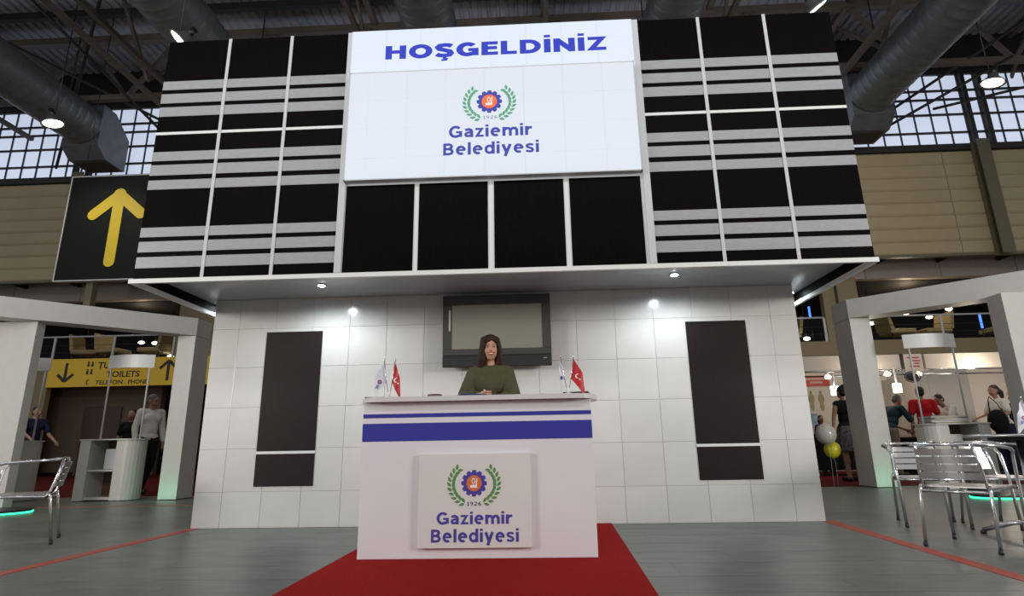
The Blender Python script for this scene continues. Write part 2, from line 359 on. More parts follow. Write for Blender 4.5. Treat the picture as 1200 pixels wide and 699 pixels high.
def emblem(parent, cx, y, cz, k, mats, t=0.002):
    """laurel wreath, cog wheel and orange disc; k = cog radius, facing -Y"""
    mgear, mdisc, mfig, mleaf = mats
    pts = []
    T = 12
    for i in range(T):
        a0 = 2*PI*i/T
        for fr, rr in ((-0.30, 1.0), (-0.10, 1.0), (0.10, 1.0), (0.25, 0.98), (0.33, 0.87), (0.5, 0.83), (0.62, 0.87)):
            a = a0+fr*2*PI/T; pts.append((cx+k*rr*math.cos(a), cz+k*rr*math.sin(a)))
    MB().prism(pts, y-t, y, 'y').build('cog_emblem', mgear, parent)
    pts = [(cx+k*0.60*math.cos(2*PI*i/32), cz+k*0.60*math.sin(2*PI*i/32)) for i in range(32)]
    MB().prism(pts, y-2*t, y-t, 'y').build('orange_disc', mdisc, parent)
    f = MB(); y0, y1 = y-3*t, y-2*t
    f.prism([(cx-k*.30, cz-k*.34), (cx+k*.24, cz-k*.34), (cx+k*.24, cz-k*.14), (cx-k*.30, cz-k*.14)], y0, y1, 'y')
    for i in range(14):      # ring of the little statue
        a, b = 2*PI*i/14, 2*PI*(i+1)/14
        P = lambda r, q: (cx-k*.04+k*r*.6*math.cos(q), cz+k*.16+k*r*math.sin(q))
        f.prism([P(.24, a), P(.24, b), P(.15, b), P(.15, a)], y0, y1, 'y')
    f.prism([(cx+k*.12, cz-k*.14), (cx+k*.22, cz-k*.14), (cx+k*.26, cz+k*.38), (cx+k*.18, cz+k*.38)], y0, y1, 'y')
    f.prism([(cx-k*.10, cz-k*.14), (cx+k*.02, cz-k*.14), (cx+k*.00, cz-k*.02), (cx-k*.08, cz-k*.02)], y0, y1, 'y')
    f.build('statue_figure', mfig, parent)
    wr = MB()
    for s in (-1, 1):
        for i in range(10):
            q = i/9.0; ang = -PI/2+s*(0.42+q*1.86)
            rx, rz = 1.78*k, 1.56*k
            bx, bz = cx+rx*math.cos(ang), cz-k*.06+rz*math.sin(ang)
            tx, tz = -math.sin(ang)*s*rx, math.cos(ang)*s*rz; n_ = math.hypot(tx, tz); tx /= n_; tz /= n_
            for side in (-1, 1):
                dx, dz = tx*math.cos(.62*side)-tz*math.sin(.62*side), tx*math.sin(.62*side)+tz*math.cos(.62*side)
                L_ = k*.46; W_ = k*.115
                ox, oz = bx-tz*side*k*.03, bz+tx*side*k*.03
                pl = []
                for (u, v) in ((0.05, 0), (.3, .8), (.6, 1), (.85, .55), (1.05, 0), (.85, -.5), (.6, -.9), (.3, -.75)):
                    pl.append((ox+dx*L_*u-dz*W_*v, oz+dz*L_*u+dx*W_*v))
                wr.prism(pl, y-t, y, 'y')
    wr.build('laurel_wreath', mleaf, parent, kind='stuff')

# ---------------------------------------------------------------- the setting: floor
struct('floor', MB().box(-26, 26, -12, 4.25, -0.2, -0.006), M['slab'])
floor = bpy.data.objects['floor']
PW, PL = 0.385, 1.25
pm = MB().box(0.0006, PL-0.0006, 0.002, PW-0.002, -0.006, 0.0).mesh('plank'); pm.materials.append(M['plank'])
n_pl = 0
rows = []
y = -5.36
while y < 4.25: rows.append(y); y += PW
far = MB()
for ri, y in enumerate(rows):
    off = (ri*0.43) % PL
    near = y < -0.3
    x = -26+off-PL
    while x < 26:
        d = y+5.9; vis = abs(x+0.6) < 0.95*d+1.6
        if near and vis and y > -4.3:
            o = link('plank', pm, floor); o.location = (x, y, 0)
        else:
            y1 = min(y+PW-0.002, 4.25)
            far.box(x+0.0006, x+PL-0.0006, y+0.002, y1, -0.006, 0.0)
        x += PL
far.build('distant_planks', M['plank'], floor, kind='stuff')
struct('floor_hall', MB().box(-30, 30, 4.25, 20, -0.2, 0.004), M['redfloor'])

# red carpet and floor tape
o = MB().prism([(-1.0, 0.0), (1.05, 0.0), (0.86, -5.2), (-1.06, -5.2)], 0.0, 0.008).build('red_carpet', M['carpet'])
tag(o, 'bright red carpet runner laid under and before the reception counter', 'carpet')
o = MB().prism([(-3.085, 0.0), (-2.99, 0.0), (-3.09, -4.6), (-3.185, -4.6)], 0.0, 0.003).build('floor_tape', M['tape'])
tag(o, 'red floor tape running forward from left corner of the tiled stand', 'floor tape')
o = MB().prism([(3.04, 0.0), (3.14, 0.0), (2.90, -4.6), (2.80, -4.6)], 0.0, 0.003).build('floor_tape', M['tape'])
tag(o, 'red floor tape running forward from right corner of the tiled stand', 'floor tape')
o = MB().prism([(-9.0, 2.45), (-3.1, 2.45), (-3.1, 2.51), (-9.0, 2.51)], 0.0, 0.003).build('floor_tape', M['tape'])
tag(o, 'thin red floor tape crossing the floor before the left white portal post', 'floor tape')

# ---------------------------------------------------------------- the stand: tiled wall
stand = thing('tiled_stand_wall', 'white square tiled wall of the welcome stand with two tall dark panels', 'wall')
MB().box(-3.085, 3.065, 0.006, 1.0, 0, 2.33).build('wall_core', M['joint'], stand)
xs = [-3.085]+[-2.8+0.4*i for i in range(15)]+[3.065]
zs = [0.0, 0.340, 0.755, 1.170, 1.585, 2.0, 2.325]
tm = {}
for i in range(16):
    for j in range(6):
        wd = round(xs[i+1]-xs[i], 3); hd = round(zs[j+1]-zs[j], 3)
        if (wd, hd) not in tm:
            g = 0.0014
            tm[(wd, hd)] = MB().box(g, wd-g, -0.0, 0.012, g, hd-g, bev=0.0012).mesh('tile'); tm[(wd, hd)].materials.append(M['tile'])
        o = link('tile', tm[(wd, hd)], stand); o.location = (xs[i], 0.0, zs[j])
for (a, b) in ((-2.487, -1.884), (1.925, 2.535)):
    MB().box(a, b, -0.008, -0.0005, 0.728, 1.958, bev=0.001).build('dark_panel', M['espresso_wall'], stand, 'tall dark brown panel')
    MB().box(a-0.003, b+0.003, -0.009, -0.0005, 0.701, 0.7275).build('white_strip', M['trim'], stand)
    MB().box(a, b, -0.008, -0.0005, 0.388, 0.7005, bev=0.001).build('dark_panel', M['espresso_wall'], stand, 'short dark brown panel')

# ---------------------------------------------------------------- the stand: fascia canopy
FY = -1.136
can = thing('fascia_canopy', 'projecting black and silver striped fascia box above the tiled wall', 'fascia', (0, 0, 0))
MB().box(-3.2, 3.26, FY+0.012, 1.0, 2.335, 4.715).build('canopy_box', M['espresso'], can, 'black box body')
MB().box(-3.19, 3.25, FY+0.02, 0.995, 2.325, 2.334).build('soffit_board', M['soffit'], can, 'grey soffit board')
rim = MB(); rim.box(-3.235, 3.29, FY-0.018, FY+0.012, 2.196, 2.236); rim.box(-3.235, -3.20, FY+0.012, 1.0, 2.196, 2.236); rim.box(3.255, 3.29, FY+0.012, 1.0, 2.196, 2.236)
rim.build('edge_trim', M['trim'], can, 'white edge trim')
sk = MB(); sk.box(-3.2, 3.26, FY+0.002, FY+0.011, 2.236, 2.5); sk.box(-3.215, -3.2, FY+0.011, 1.0, 2.236, 2.5); sk.box(3.26, 3.275, FY+0.011, 1.0, 2.236, 2.5)
sk.build('skirt_board', M['espresso'], can)
bands = [(4.16, 4.255), (4.013, 4.115), (3.868, 3.969), (3.396, 3.49), (3.247, 3.354), (3.103, 3.197), (2.633, 2.725), (2.489, 2.59), (2.338, 2.442)]
Lx = [-3.2, -2.576, -1.952, -1.345]; Rx = [1.40, 2.012, 2.636, 3.26]
dark = {}
for cols in (Lx, Rx):
    for i in range(3):
        a, b = cols[i], cols[i+1]
        MB().box(a, b, FY-0.004, FY+0.002, 3.70, 4.712).build('dark_panel', M['espresso'], can)
        MB().box(a, b, FY-0.004, FY+0.002, 2.238, 3.67).build('dark_panel', M['espresso'], can)
        MB().box(a, b, FY-0.008, FY+0.002, 3.671, 3.699).build('white_cross_strip', M['trim'], can)
        for (z0, z1) in bands:
            MB().box(a, b, FY-0.0075, FY-0.0041, z0, z1).build('silver_band', M['silver'], can)
    for x in cols[1:3]:
        MB().box(x-0.015, x+0.015, FY-0.013, FY-0.0076, 2.238, 4.712).build('upright_strip', M['mullion'], can)
for (a, b) in ((-1.385, -1.325), (1.375, 1.435)):
    MB().box(a, b, FY-0.02, FY-0.004, 2.238, 4.712).build('upright_strip', M['mullion'], can, 'wide pale upright strip')
MB().box(-1.33, 1.38, FY-0.004, FY+0.002, 2.238, 3.16).build('white_backing', M['trim'], can)
for (a, b) in ((-1.315, -0.69), (-0.645, -0.022), (0.034, 0.660), (0.712, 1.347)):
    MB().box(a, b, FY-0.010, FY-0.0041, 2.240, 3.068, bev=0.001).build('square_dark_panel', M['espresso'], can, 'large square dark panel')

# upper header HOSGELDINIZ
hd = thing('welcome_header_sign', 'backlit white header sign reading HOŞGELDİNİZ in blue capitals', 'sign', (0, 0, 0))
MB().box(-1.345, 1.38, FY-0.018, FY+0.001, 4.19, 4.722).build('sign_box', M['litjoint'], hd)
cw = (1.38+1.345)/8
for i in range(8):
    for (z0, z1) in ((4.20, 4.53), (4.53, 4.718)):
        MB().box(-1.345+i*cw+0.001, -1.345+(i+1)*cw-0.001, FY-0.022, FY-0.0181, z0+0.001, z1-0.001).build('lit_pane', M['lit2'], hd)
lettering('HOŞGELDİNİZ', M['litblue'], hd, 0.058, FY-0.0225, 4.385, 2.13, 0.150, T=.27, gap=.12)

# lower light box with emblem
lb = thing('emblem_light_box', 'protruding backlit white sign box with laurel emblem and blue Gaziemir Belediyesi lettering', 'sign', (0, 0, 0))
LY = FY-0.085
MB().box(-1.315, 1.350, LY+0.006, FY-0.0235, 3.095, 4.195).build('sign_box', M['litjoint'], lb)
fr = MB(); fr.box(-1.325, -1.315, LY, FY-0.0235, 3.085, 4.205); fr.box(1.350, 1.360, LY, FY-0.0235, 3.085, 4.205); fr.box(-1.325, 1.36, LY, FY-0.0235, 3.085, 3.095); fr.box(-1.325, 1.36, LY, FY-0.0235, 4.195, 4.205)
fr.build('frame', M['mullion'], lb)
cxs = [-1.315]+[-1.315+0.18+0.365*i for i in range(7)]+[1.35]
czs = [3.095, 3.30, 3.60, 3.90, 4.195]
for i in range(len(cxs)-1):
    for j in range(4):
        MB().box(cxs[i]+0.001, cxs[i+1]-0.001, LY, LY+0.0055, czs[j]+0.001, czs[j+1]-0.001).build('lit_pane', M['lit'], lb)
emblem(lb, 0.005, LY-0.001, 3.835, 0.118, (M['litblue2'], M['litorange'], M['whiteprint'], M['litgreen']))
lettering('1926', M['litgrey'], lb, 0.012, LY-0.001, 3.655, 0.135, 0.034, T=.15, gap=.16)
lettering('Gaziemir', M['litblue2'], lb, 0.012, LY-0.001, 3.475, 0.76, 0.118)
lettering('Belediyesi', M['litblue2'], lb, 0.015, LY-0.001, 3.300, 0.87, 0.118)

# soffit spots
def soffit_spot(x, y, label, power):
    t = thing('soffit_spot', label, 'spotlight', (x, y, 2.325), 0, 'spotlights under the fascia')
    MB().cyl((0, 0), 0.045, -0.012, -0.0005, 20).build('ring', M['alu'], t)
    MB().cyl((0, 0), 0.034, -0.016, -0.0125, 16).build('lamp_face', M['spotglow'], t)
    spot_light('spot_beam', (x, y, 2.30), (x, y+0.12, 0), power, (0.82, 0.92, 1.0), math.radians(165), 0.7, 0.03)
soffit_spot(-1.74, -0.50, 'bright recessed soffit spot above the left tall dark panel side', 42)
soffit_spot(1.73, -0.52, 'bright recessed soffit spot above the right tall dark panel side', 42)
soffit_spot(3.17, 0.30, 'bright soffit spot at right end corner of the stand', 14)
soffit_spot(-3.14, 0.24, 'soffit spot at left end corner of the stand', 12)

# ---------------------------------------------------------------- television
tv = thing('wall_television', 'wide grey framed flat television on the tiled wall behind the receptionist', 'television', (-0.026, 0, 1.895))
MB().box(-0.25, 0.25, -0.06, -0.0, -0.2, 0.2).build('wall_bracket', M['blackpl'], tv)
MB().box(-0.545, 0.545, -0.105, -0.06, -0.36, 0.365, bev=0.01).build('rear_case', M['blackpl'], tv)
b = MB(); b.box(-0.557, 0.557, -0.128, -0.1055, 0.275, 0.378, bev=.004); b.box(-0.557, 0.557, -0.128, -0.1055, -0.255, -0.19, bev=.004)
b.box(-0.557, -0.465, -0.128, -0.1055, -0.19, 0.275, bev=.004); b.box(0.470, 0.557, -0.128, -0.1055, -0.19, 0.275, bev=.004)
b.build('bezel', M['tvframe'], tv)
MB().box(-0.557, 0.557, -0.132, -0.1055, -0.375, -0.256, bev=.008).build('speaker_bar', M['tvbar'], tv)
MB().box(-0.464, 0.469, -0.1205, -0.1055, -0.189, 0.274).build('screen', M['screen'], tv)
MB().box(-0.495, -0.475, -0.1295, -0.1285, 0.00, 0.22).build('sticker', M['paper'], tv, 'white vertical sticker')
MB().box(0.47, 0.51, -0.1335, -0.1325, -0.300, -0.294).build('badge', M['mullion'], tv)

# ---------------------------------------------------------------- reception counter
DY = -1.735
desk = thing('reception_counter', 'white reception counter with two blue stripes and a town emblem board', 'counter', (0, 0, 0))
MB().box(-0.882, 0.752, DY, DY+0.50, 0.008, 1.058, bev=0.003).build('counter_body', M['counter'], desk)
led = []
for i in range(13):
    a = PI/2+PI*i/12; led.append((-0.78+0.16*math.cos(a), -1.50+0.30*math.sin(a)))
for i in range(13):
    a = -PI/2+PI*i/12; led.append((0.66+0.16*math.cos(a), -1.50+0.30*math.sin(a)))
MB().prism(led, 1.059, 1.093).build('ledge', M['ledge'], desk)
MB().box(-0.882, 0.752, DY-0.002, DY-0.0002, 0.949, 0.977).build('blue_stripe', M['blue'], desk, 'thin blue stripe')
MB().box(-0.883, 0.753, DY-0.002, DY-0.0002, 0.785, 0.910).build('blue_stripe', M['blue'], desk, 'wide blue stripe')
bd = MB().box(-0.462, 0.312, DY-0.028, DY-0.0002, 0.078, 0.692, bev=0.002).build('emblem_board', M['white'], desk, 'square white emblem board')
EY = DY-0.0285
emblem(bd, -0.078, EY, 0.495, 0.088, (M['blueprint'], M['orange'], M['whiteprint'], M['leaf']), 0.0012)
lettering('1926', M['navy'], bd, -0.078, EY, 0.348, 0.100, 0.026, T=.14, gap=.16, depth=.0012)
lettering('Gaziemir', M['blueprint'], bd, -0.076, EY, 0.230, 0.515, 0.078, depth=.0012)
lettering('Belediyesi', M['blueprint'], bd, -0.074, EY, 0.116, 0.595, 0.082, depth=.0012)

# things on the counter
ZT = 1.0935
def leaflet(x, y, w_, d_, t_, rz, m, label, cat='leaflets'):
    o = MB().box(-w_/2, w_/2, -d_/2, d_/2, 0, t_).build('leaflet_stack', m); o.location = (x, y, ZT); o.rotation_euler = (0, 0, rz)
    return tag(o, label, cat)
leaflet(-0.85, -1.50, 0.15, 0.22, 0.018, 0.1, M['blackpl'], 'black folder lying at the far left end of the counter')
leaflet(-0.585, -1.62, 0.16, 0.12, 0.008, 0.2, M['brochure'], 'thin dark leaflet pile right of the left desk flags')
leaflet(-0.235, -1.58, 0.14, 0.10, 0.010, 0.0, M['wood'], 'thin brown pad left of the blue brochures')
leaflet(-0.115, -1.60, 0.20, 0.15, 0.022, 0.25, M['brochure'], 'stack of glossy blue brochures under the receptionist hand', 'brochures')
leaflet(0.37, -1.62, 0.13, 0.12, 0.010, -0.2, M['blackpl'], 'thin black leaflet right of the receptionist')
leaflet(0.675, -1.47, 0.19, 0.2, 0.030, -0.15, M['blackpl'], 'black booklet stack behind the right desk flags', 'booklets')
t = thing('ashtray', 'low round dark brown dish on the counter left of receptionist', 'dish', (-0.385, -1.63, ZT))
MB().cyl((0, 0), 0.048, 0, 0.024, 24, 0.055).build('bowl', M['wood'], t)
MB().cyl((0, 0), 0.044, 0.0241, 0.026, 24).build('rim', M['blackpl'], t)

def pendant_cloth(w_, h_, yb, wave, m, name, parent, seg=10):
    """small cloth hanging from a slanted pole tip: corner point up, drooping folds"""
    me = MB(); n = seg; vs = []; fs = []
    for s_ in (0, 1):
        for i in range(n+1):
            for j in range(n+1):
                u, v = i/n, j/n
                x = w_*u*(0.55+0.45*v); z = -h_*v*(1-0.15*u)-h_*0.42*u
                yy = wave*math.sin(u*5.5+v*1.5)*(0.3+v*0.7)+(0.0012 if s_ else 0)
                vs.append((x, yy+yb, z))
    N1 = (n+1)**2
    for s_ in (0, 1):
        for i in range(n):
            for j in range(n):
                a = s_*N1+i*(n+1)+j; q = (a, a+1, a+n+2, a+n+1); fs.append(q if s_ else q[::-1])
    me.add(vs, fs, True); return me.build(name, m, parent)
def desk_flags(x, y, label, lean, wflat, z=ZT):
    t = thing('desk_flag_stand', label, 'flags', (x, y, z))
    MB().cyl((0, 0), 0.03, 0, 0.012, 16).cyl((0, 0), 0.012, 0.012, 0.05, 12).build('base', M['trim'], t)
    for s_, m, nm in ((-1, 'flagwhite', 'white'), (1, 'flagred', 'red')):
        tip = Vector((lean[0] if s_ < 0 else lean[1], 0.01*s_, 0.285))
        MB().tube([(0.006*s_, 0, 0.02), tip], 0.003, 6).build('pole', M['alu'], t)
        MB().ell(tip, (0.006, 0.006, 0.009), 8, 6).build('finial', M['alu'], t)
        h = 0.2; d = tip.normalized()
        wv = (0.13 if wflat else 0.085)
        if s_ < 0 and not wflat: wv = -0.125
        if s_ < 0 and wflat: wv = -0.04
        n = 8; vs = []; fs = []
        for k in (0, 1):
            for i in range(n+1):
                for j in range(n+1):
                    u, v = i/n, j/n
                    base = tip-d*(0.015+0.15*v)
                    off = Vector((wv*u*(0.50+0.3*v), 0.010*math.sin(u*6+v*2)-0.0008*k, -0.115*u-0.02*v*u))
                    vs.append(base+off)
        N1 = (n+1)**2
        for k in (0, 1):
            for i in range(n):
                for j in range(n):
                    a = k*N1+i*(n+1)+j; fs.append((a, a+1, a+n+2, a+n+1))
        fl = MB().add(vs, fs, True).build('flag_cloth', M[m], t, nm+' flag cloth')
        c = tip-d*(0.015+0.085)+Vector((wv*0.5*0.62, -0.012, -0.065))
        if s_ > 0:
            pts = []
            for i in range(15):
                a = math.radians(60+240*i/14); pts.append((c.x+0.017*math.cos(a), c.z+0.012+0.017*math.sin(a)))
            for i in range(15):
                a = math.radians(300-240*i/14); pts.append((c.x+0.005+0.013*math.cos(a), c.z+0.012+0.013*math.sin(a)))
            MB().prism(pts, c.y-0.001, c.y, 'y').build('crescent', M['whiteprint'], fl)
            st = [(c.x+0.016+(0.009 if i % 2 == 0 else 0.0038)*math.cos(PI/2+i*PI/5), c.z-0.012+(0.009 if i % 2 == 0 else 0.0038)*math.sin(PI/2+i*PI/5)) for i in range(10)]
            MB().prism(st, c.y-0.001, c.y, 'y').build('star', M['whiteprint'], fl)
        elif not wflat:
            MB().prism([(c.x+0.016*math.cos(i*PI/10), c.z+0.016*math.sin(i*PI/10)) for i in range(20)], c.y-0.001, c.y, 'y').build('cog_emblem', M['blueprint'], fl)
            MB().prism([(c.x+0.009*math.cos(i*PI/10), c.z+0.009*math.sin(i*PI/10)) for i in range(20)], c.y-0.002, c.y-0.0011, 'y').build('orange_disc', M['orange'], fl)
            for q in range(2): MB().prism([(c.x-0.034+q*0.012, c.z-0.048), (c.x-0.028+q*0.012, c.z-0.048), (c.x-0.016+q*0.012, c.z-0.022), (c.x-0.022+q*0.012, c.z-0.022)], c.y-0.001, c.y, 'y').build('letter', M['blueprint'], fl)
        else:
            MB().prism([(c.x+0.010*math.cos(i*PI/10), c.z+0.014*math.sin(i*PI/10)) for i in range(20)], c.y-0.001, c.y, 'y').build('cog_emblem', M['blueprint'], fl)
    return t
desk_flags(-0.72, -1.66, 'pair of small white and red desk flags at the counter left end', (-0.045, 0.035), False)
desk_flags(0.60, -1.66, 'pair of small desk flags at the counter right end, red one leaning right', (-0.05, 0.05), True)

# ---------------------------------------------------------------- hall: back wall, windows, roof
WY = 12.0
struct('wall_back', MB().box(-26, 26, WY+0.06, WY+0.3, 6.42, 10.05), M['tanwall'])
wb = bpy.data.objects['wall_back']
cb = {}
for i in range(8):
    for j in range(9):
        z0 = 6.42+i*0.4475; x0 = -25.2+j*5.6
        if 'm' not in cb:
            q = MB(); q.prism([(0.012, 0.06), (0.0, 0.39), (0.02, 0.43), (0.06, 0.446), (0.08, 0.446), (0.08, 0.0), (0.05, 0.0)], 0.01, 5.59, 'x')
            cb['m'] = q.mesh('cladding_board'); cb['m'].materials.append(M['clad'])
        o = link('cladding_board', cb['m'], wb); o.location = (x0, WY-0.03, z0)
struct('trim_1', MB().box(-26, 26, WY-0.08, WY+0.25, 10.02, 10.20), M['darksteel'])
struct('trim_2', MB().box(-26, 26, WY-0.06, WY+0.1, 6.34, 6.42), M['olive'])
for k, x in enumerate((-21.0, -15.4, 15.15, 20.75)):
    c = thing('wall_column', ['olive steel column at far left of the tan cladding', 'olive steel column behind the arrow sign on tan cladding', 'slanting-looking olive steel column on the right tan cladding', 'olive steel column at far right of the tan cladding'][k], 'column', (x, WY-0.06, 6.3))
    MB().box(-0.20, 0.20, -0.30, -0.27, 0, 3.95).build('flange', M['olive'], c)
    MB().box(-0.03, 0.03, -0.27, -0.05, 0, 3.95).build('web', M['olive'], c)
    MB().box(-0.20, 0.20, -0.05, 0.0, 0, 3.95).build('flange', M['olive'], c)
# ribbon windows
PX = 0.56
wz = [10.28, 10.72, 11.40, 11.98, 12.32, 12.95]
pmesh = {}
for k, s_ in enumerate((-1, 1)):
    x0, x1 = (-23.5, 0) if s_ < 0 else (0, 23.5)
    W = MB(); W.box(x0, x1, WY+0.12, WY+0.16, 10.20, 12.98); o = W.build('window_%d' % (k+1), M['litjoint' if False else 'glasswin']); o['kind'] = 'structure'
    inner = MB(); fr = MB()
    nx = int(23.5/PX)
    for i in range(nx):
        xa = i*PX if s_ > 0 else -(i+1)*PX
        for j in range(5):
            if xa+PX < -9.6 and xa > -20 or xa > 9.6 and xa < 20:
                kk = round(wz[j+1]-wz[j], 3)
                if kk not in pmesh:
                    pmesh[kk] = MB().box(0.02, PX-0.02, 0, 0.02, 0.015, kk-0.015).mesh('pane'); pmesh[kk].materials.append(M['glasswin'])
                p_ = link('pane', pmesh[kk], o); p_.location = (xa, WY+0.09, wz[j])
            else: inner.box(xa+0.02, xa+PX-0.02, WY+0.09, WY+0.11, wz[j]+0.015, wz[j+1]-0.015)
        fr.box(xa-0.013, xa+0.013, WY+0.04, WY+0.115, 10.2, 12.98)
    inner.build('further_panes', M['glasswin'], o, kind='stuff')
    for z in wz[1:-1]: fr.box(x0, x1, WY+0.02, WY+0.115, z-0.03, z+0.03)
    fr.box(x0, x1, WY+0.0, WY+0.115, 10.20, 10.28); fr.box(x0, x1, WY+0.0, WY+0.115, 12.93, 13.1)
    fr.build('glazing_bars', M['darksteel'], o)
    for x in ([15.2, 15.75, 20.6, 9.8] if s_ > 0 else [-15.3, -15.8, -20.6, -10.4]):
        MB().box(x-0.07, x+0.07, WY-0.1, WY+0.05, 10.2, 13.0).build('window_post', M['darksteel'], o)
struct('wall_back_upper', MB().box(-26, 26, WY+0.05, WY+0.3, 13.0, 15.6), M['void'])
# roof deck: real corrugation
dk = MB(); x = -26.0; prof = []
while x < 26:
    prof += [(x, 14.5), (x+0.16, 14.5), (x+0.19, 14.56), (x+0.27, 14.56)]; x += 0.30
n = len(prof); vs = [(a, -9.0, b) for a, b in prof]+[(a, WY+0.2, b) for a, b in prof]
dk.add(vs, [(i, i+1, n+i+1, n+i) for i in range(n-1)])
struct('ceiling', dk, M['deck'])
struct('ceiling_sheet', MB().box(-26, 26, -9, WY+0.2, 14.58, 14.7), M['deck'])
for j, yy in enumerate((-4.6, -1.2, 2.2, 5.6, 9.0)):
    p = MB().box(-26, 26, yy-0.08, yy+0.08, 14.25, 14.499).build('roof_purlin', M['darksteel'])
    tag(p, 'dark roof purlin under the deck, %s' % ['nearest of five', 'second nearest of five', 'third of five', 'fourth, behind the stand top', 'farthest of five, near the windows'][j], 'beam', 'roof purlins')
def truss(along, fixed, a0, a1, zb, zt, step, label, m='steel', r=0.07, twin=0.0):
    t = thing('roof_truss', label, 'truss', (fixed, 0, 0) if along == 'y' else (0, fixed, 0), 0, 'roof trusses')
    P = (lambda a, z, s=0: (s, a, z)) if along == 'y' else (lambda a, z, s=0: (a, s, z))
    for s in ((-twin, twin) if twin else (0,)):
        MB().beam(P(a0, zb, s), P(a1, zb, s), r*1.5, r*1.5).build('bottom_chord', M[m], t)
    MB().beam(P(a0, zt), P(a1, zt), r*2, r*2).build('top_chord', M[m], t)
    a = a0; dm = MB().beam(P(0, zb), P(step/2, zt), r, r).mesh('diagonal'); dm.materials.append(M[m])
    dm2 = MB().beam(P(step/2, zt), P(step, zb), r, r).mesh('diagonal'); dm2.materials.append(M[m])
    while a < a1-step/2:
        for q in (dm, dm2):
            o = link('diagonal', q, t); o.location = (a, 0, 0) if along == 'x' else (0, a, 0)
        a += step
    return t
truss('x', 4.4, -22, 22, 11.0, 13.6, 4.4, 'large cross truss above the stand top, chord crossing upper left corner', r=0.13)
truss('x', 9.9, -22, 22, 11.9, 14.1, 3.1, 'cross truss in front of the daylight windows', r=0.12)
truss('y', -11.2, -8, 11.8, 11.7, 14.2, 4.2, 'lengthwise roof truss with twin chords above the left arrow sign', r=0.09, twin=0.42)
truss('y', 10.6, -8, 11.8, 11.7, 14.2, 4.2, 'lengthwise roof truss with twin chords right of the stand', r=0.10, twin=0.55)
truss('y', -4.6, -8, 11.8, 12.6, 14.2, 3.4, 'lengthwise roof truss above left half of the sign', r=0.09)
truss('y', 0.9, -8, 11.8, 12.6, 14.2, 3.4, 'lengthwise roof truss above centre of the sign', r=0.09)
truss('y', 6.2, -8, 11.8, 12.6, 14.2, 3.4, 'lengthwise roof truss above right striped fascia', r=0.09)
truss('y', -17.5, -8, 11.8, 11.7, 14.2, 4.2, 'lengthwise roof truss at far left of the hall', r=0.09)
truss('y', 17.0, -8, 11.8, 11.7, 14.2, 4.2, 'lengthwise roof truss at far right of the hall', r=0.09)
for k, (a, b) in enumerate([((-17.2, 8.0, 13.8), (-9.6, 11.6, 10.4)), ((-12.0, 7.5, 13.5), (-16.2, 11.6, 10.4)), ((-13.9, 6, 13.6), (-11.3, 11.6, 10.4)),
                            ((16.8, 8.0, 13.6), (10.9, 11.6, 10.4)), ((12.9, 8.4, 13.0), (11.2, 11.2, 10.4)), ((15.0, 9.7, 11.9), (11.4, 11.6, 10.35)), ((20.0, 9.7, 11.9), (13.7, 11.5, 11.3))]):
    o = MB().tube([a, b], 0.045, 6).build('brace_rod', M['darksteel'])
    tag(o, 'thin dark diagonal brace rod crossing the %s windows, %s' % (('left', ['widest sloping', 'steeply crossing', 'innermost'][k]) if k < 3 else ('right', ['longest', 'short steep', 'low sloping', 'farthest right'][k-3])), 'rod', 'window brace rods')
# air ducts
dn = ['far left spiral air duct ending before the left windows', 'spiral air duct second from left, cut by stand corner', 'spiral air duct above the left side of the white header', 'spiral air duct above the right side of the white header', 'large spiral air duct ending before the right windows']
for k, x in enumerate((-14.25, -8.15, -2.1, 4.0, 10.95)):
    t = thing('air_duct', dn[k], 'duct', (x, 0, 11.15), 0, 'air ducts under the roof')
    R_ = 0.68; sg = 20; vs = []; fs = []; ys = []
    y = -6.0
    while y < 10.2: ys += [(y, R_), (y+0.20, R_), (y+0.22, R_+0.007), (y+0.25, R_+0.007), (y+0.27, R_)]; y += 0.30
    for (yy, rr) in ys: vs += [(rr*math.cos(2*PI*q/sg), yy, rr*math.sin(2*PI*q/sg)) for q in range(sg)]
    for i in range(len(ys)-1): fs += [(i*sg+q, i*sg+(q+1) % sg, (i+1)*sg+(q+1) % sg, (i+1)*sg+q) for q in range(sg)]
    MB().add(vs, fs, True).build('pipe', M['duct'], t)
    o = MB(); o.prism([(10.2, -0.72), (10.2, 0.72), (10.75, 0.72), (11.5, 0.1), (11.5, -1.05), (10.6, -1.05)], -0.62, 0.62, 'x'); o.build('outlet_box', M['duct'], t)
    MB().box(-0.5, 0.5, 10.7, 11.4, -1.08, -1.051).build('grille', M['darksteel'], t)
    for yy in (0.0, 5.0, 9.5): MB().tube([(0, yy, 0.7), (0, yy, 3.2)], 0.02, 6).build('hanger', M['darksteel'], t)
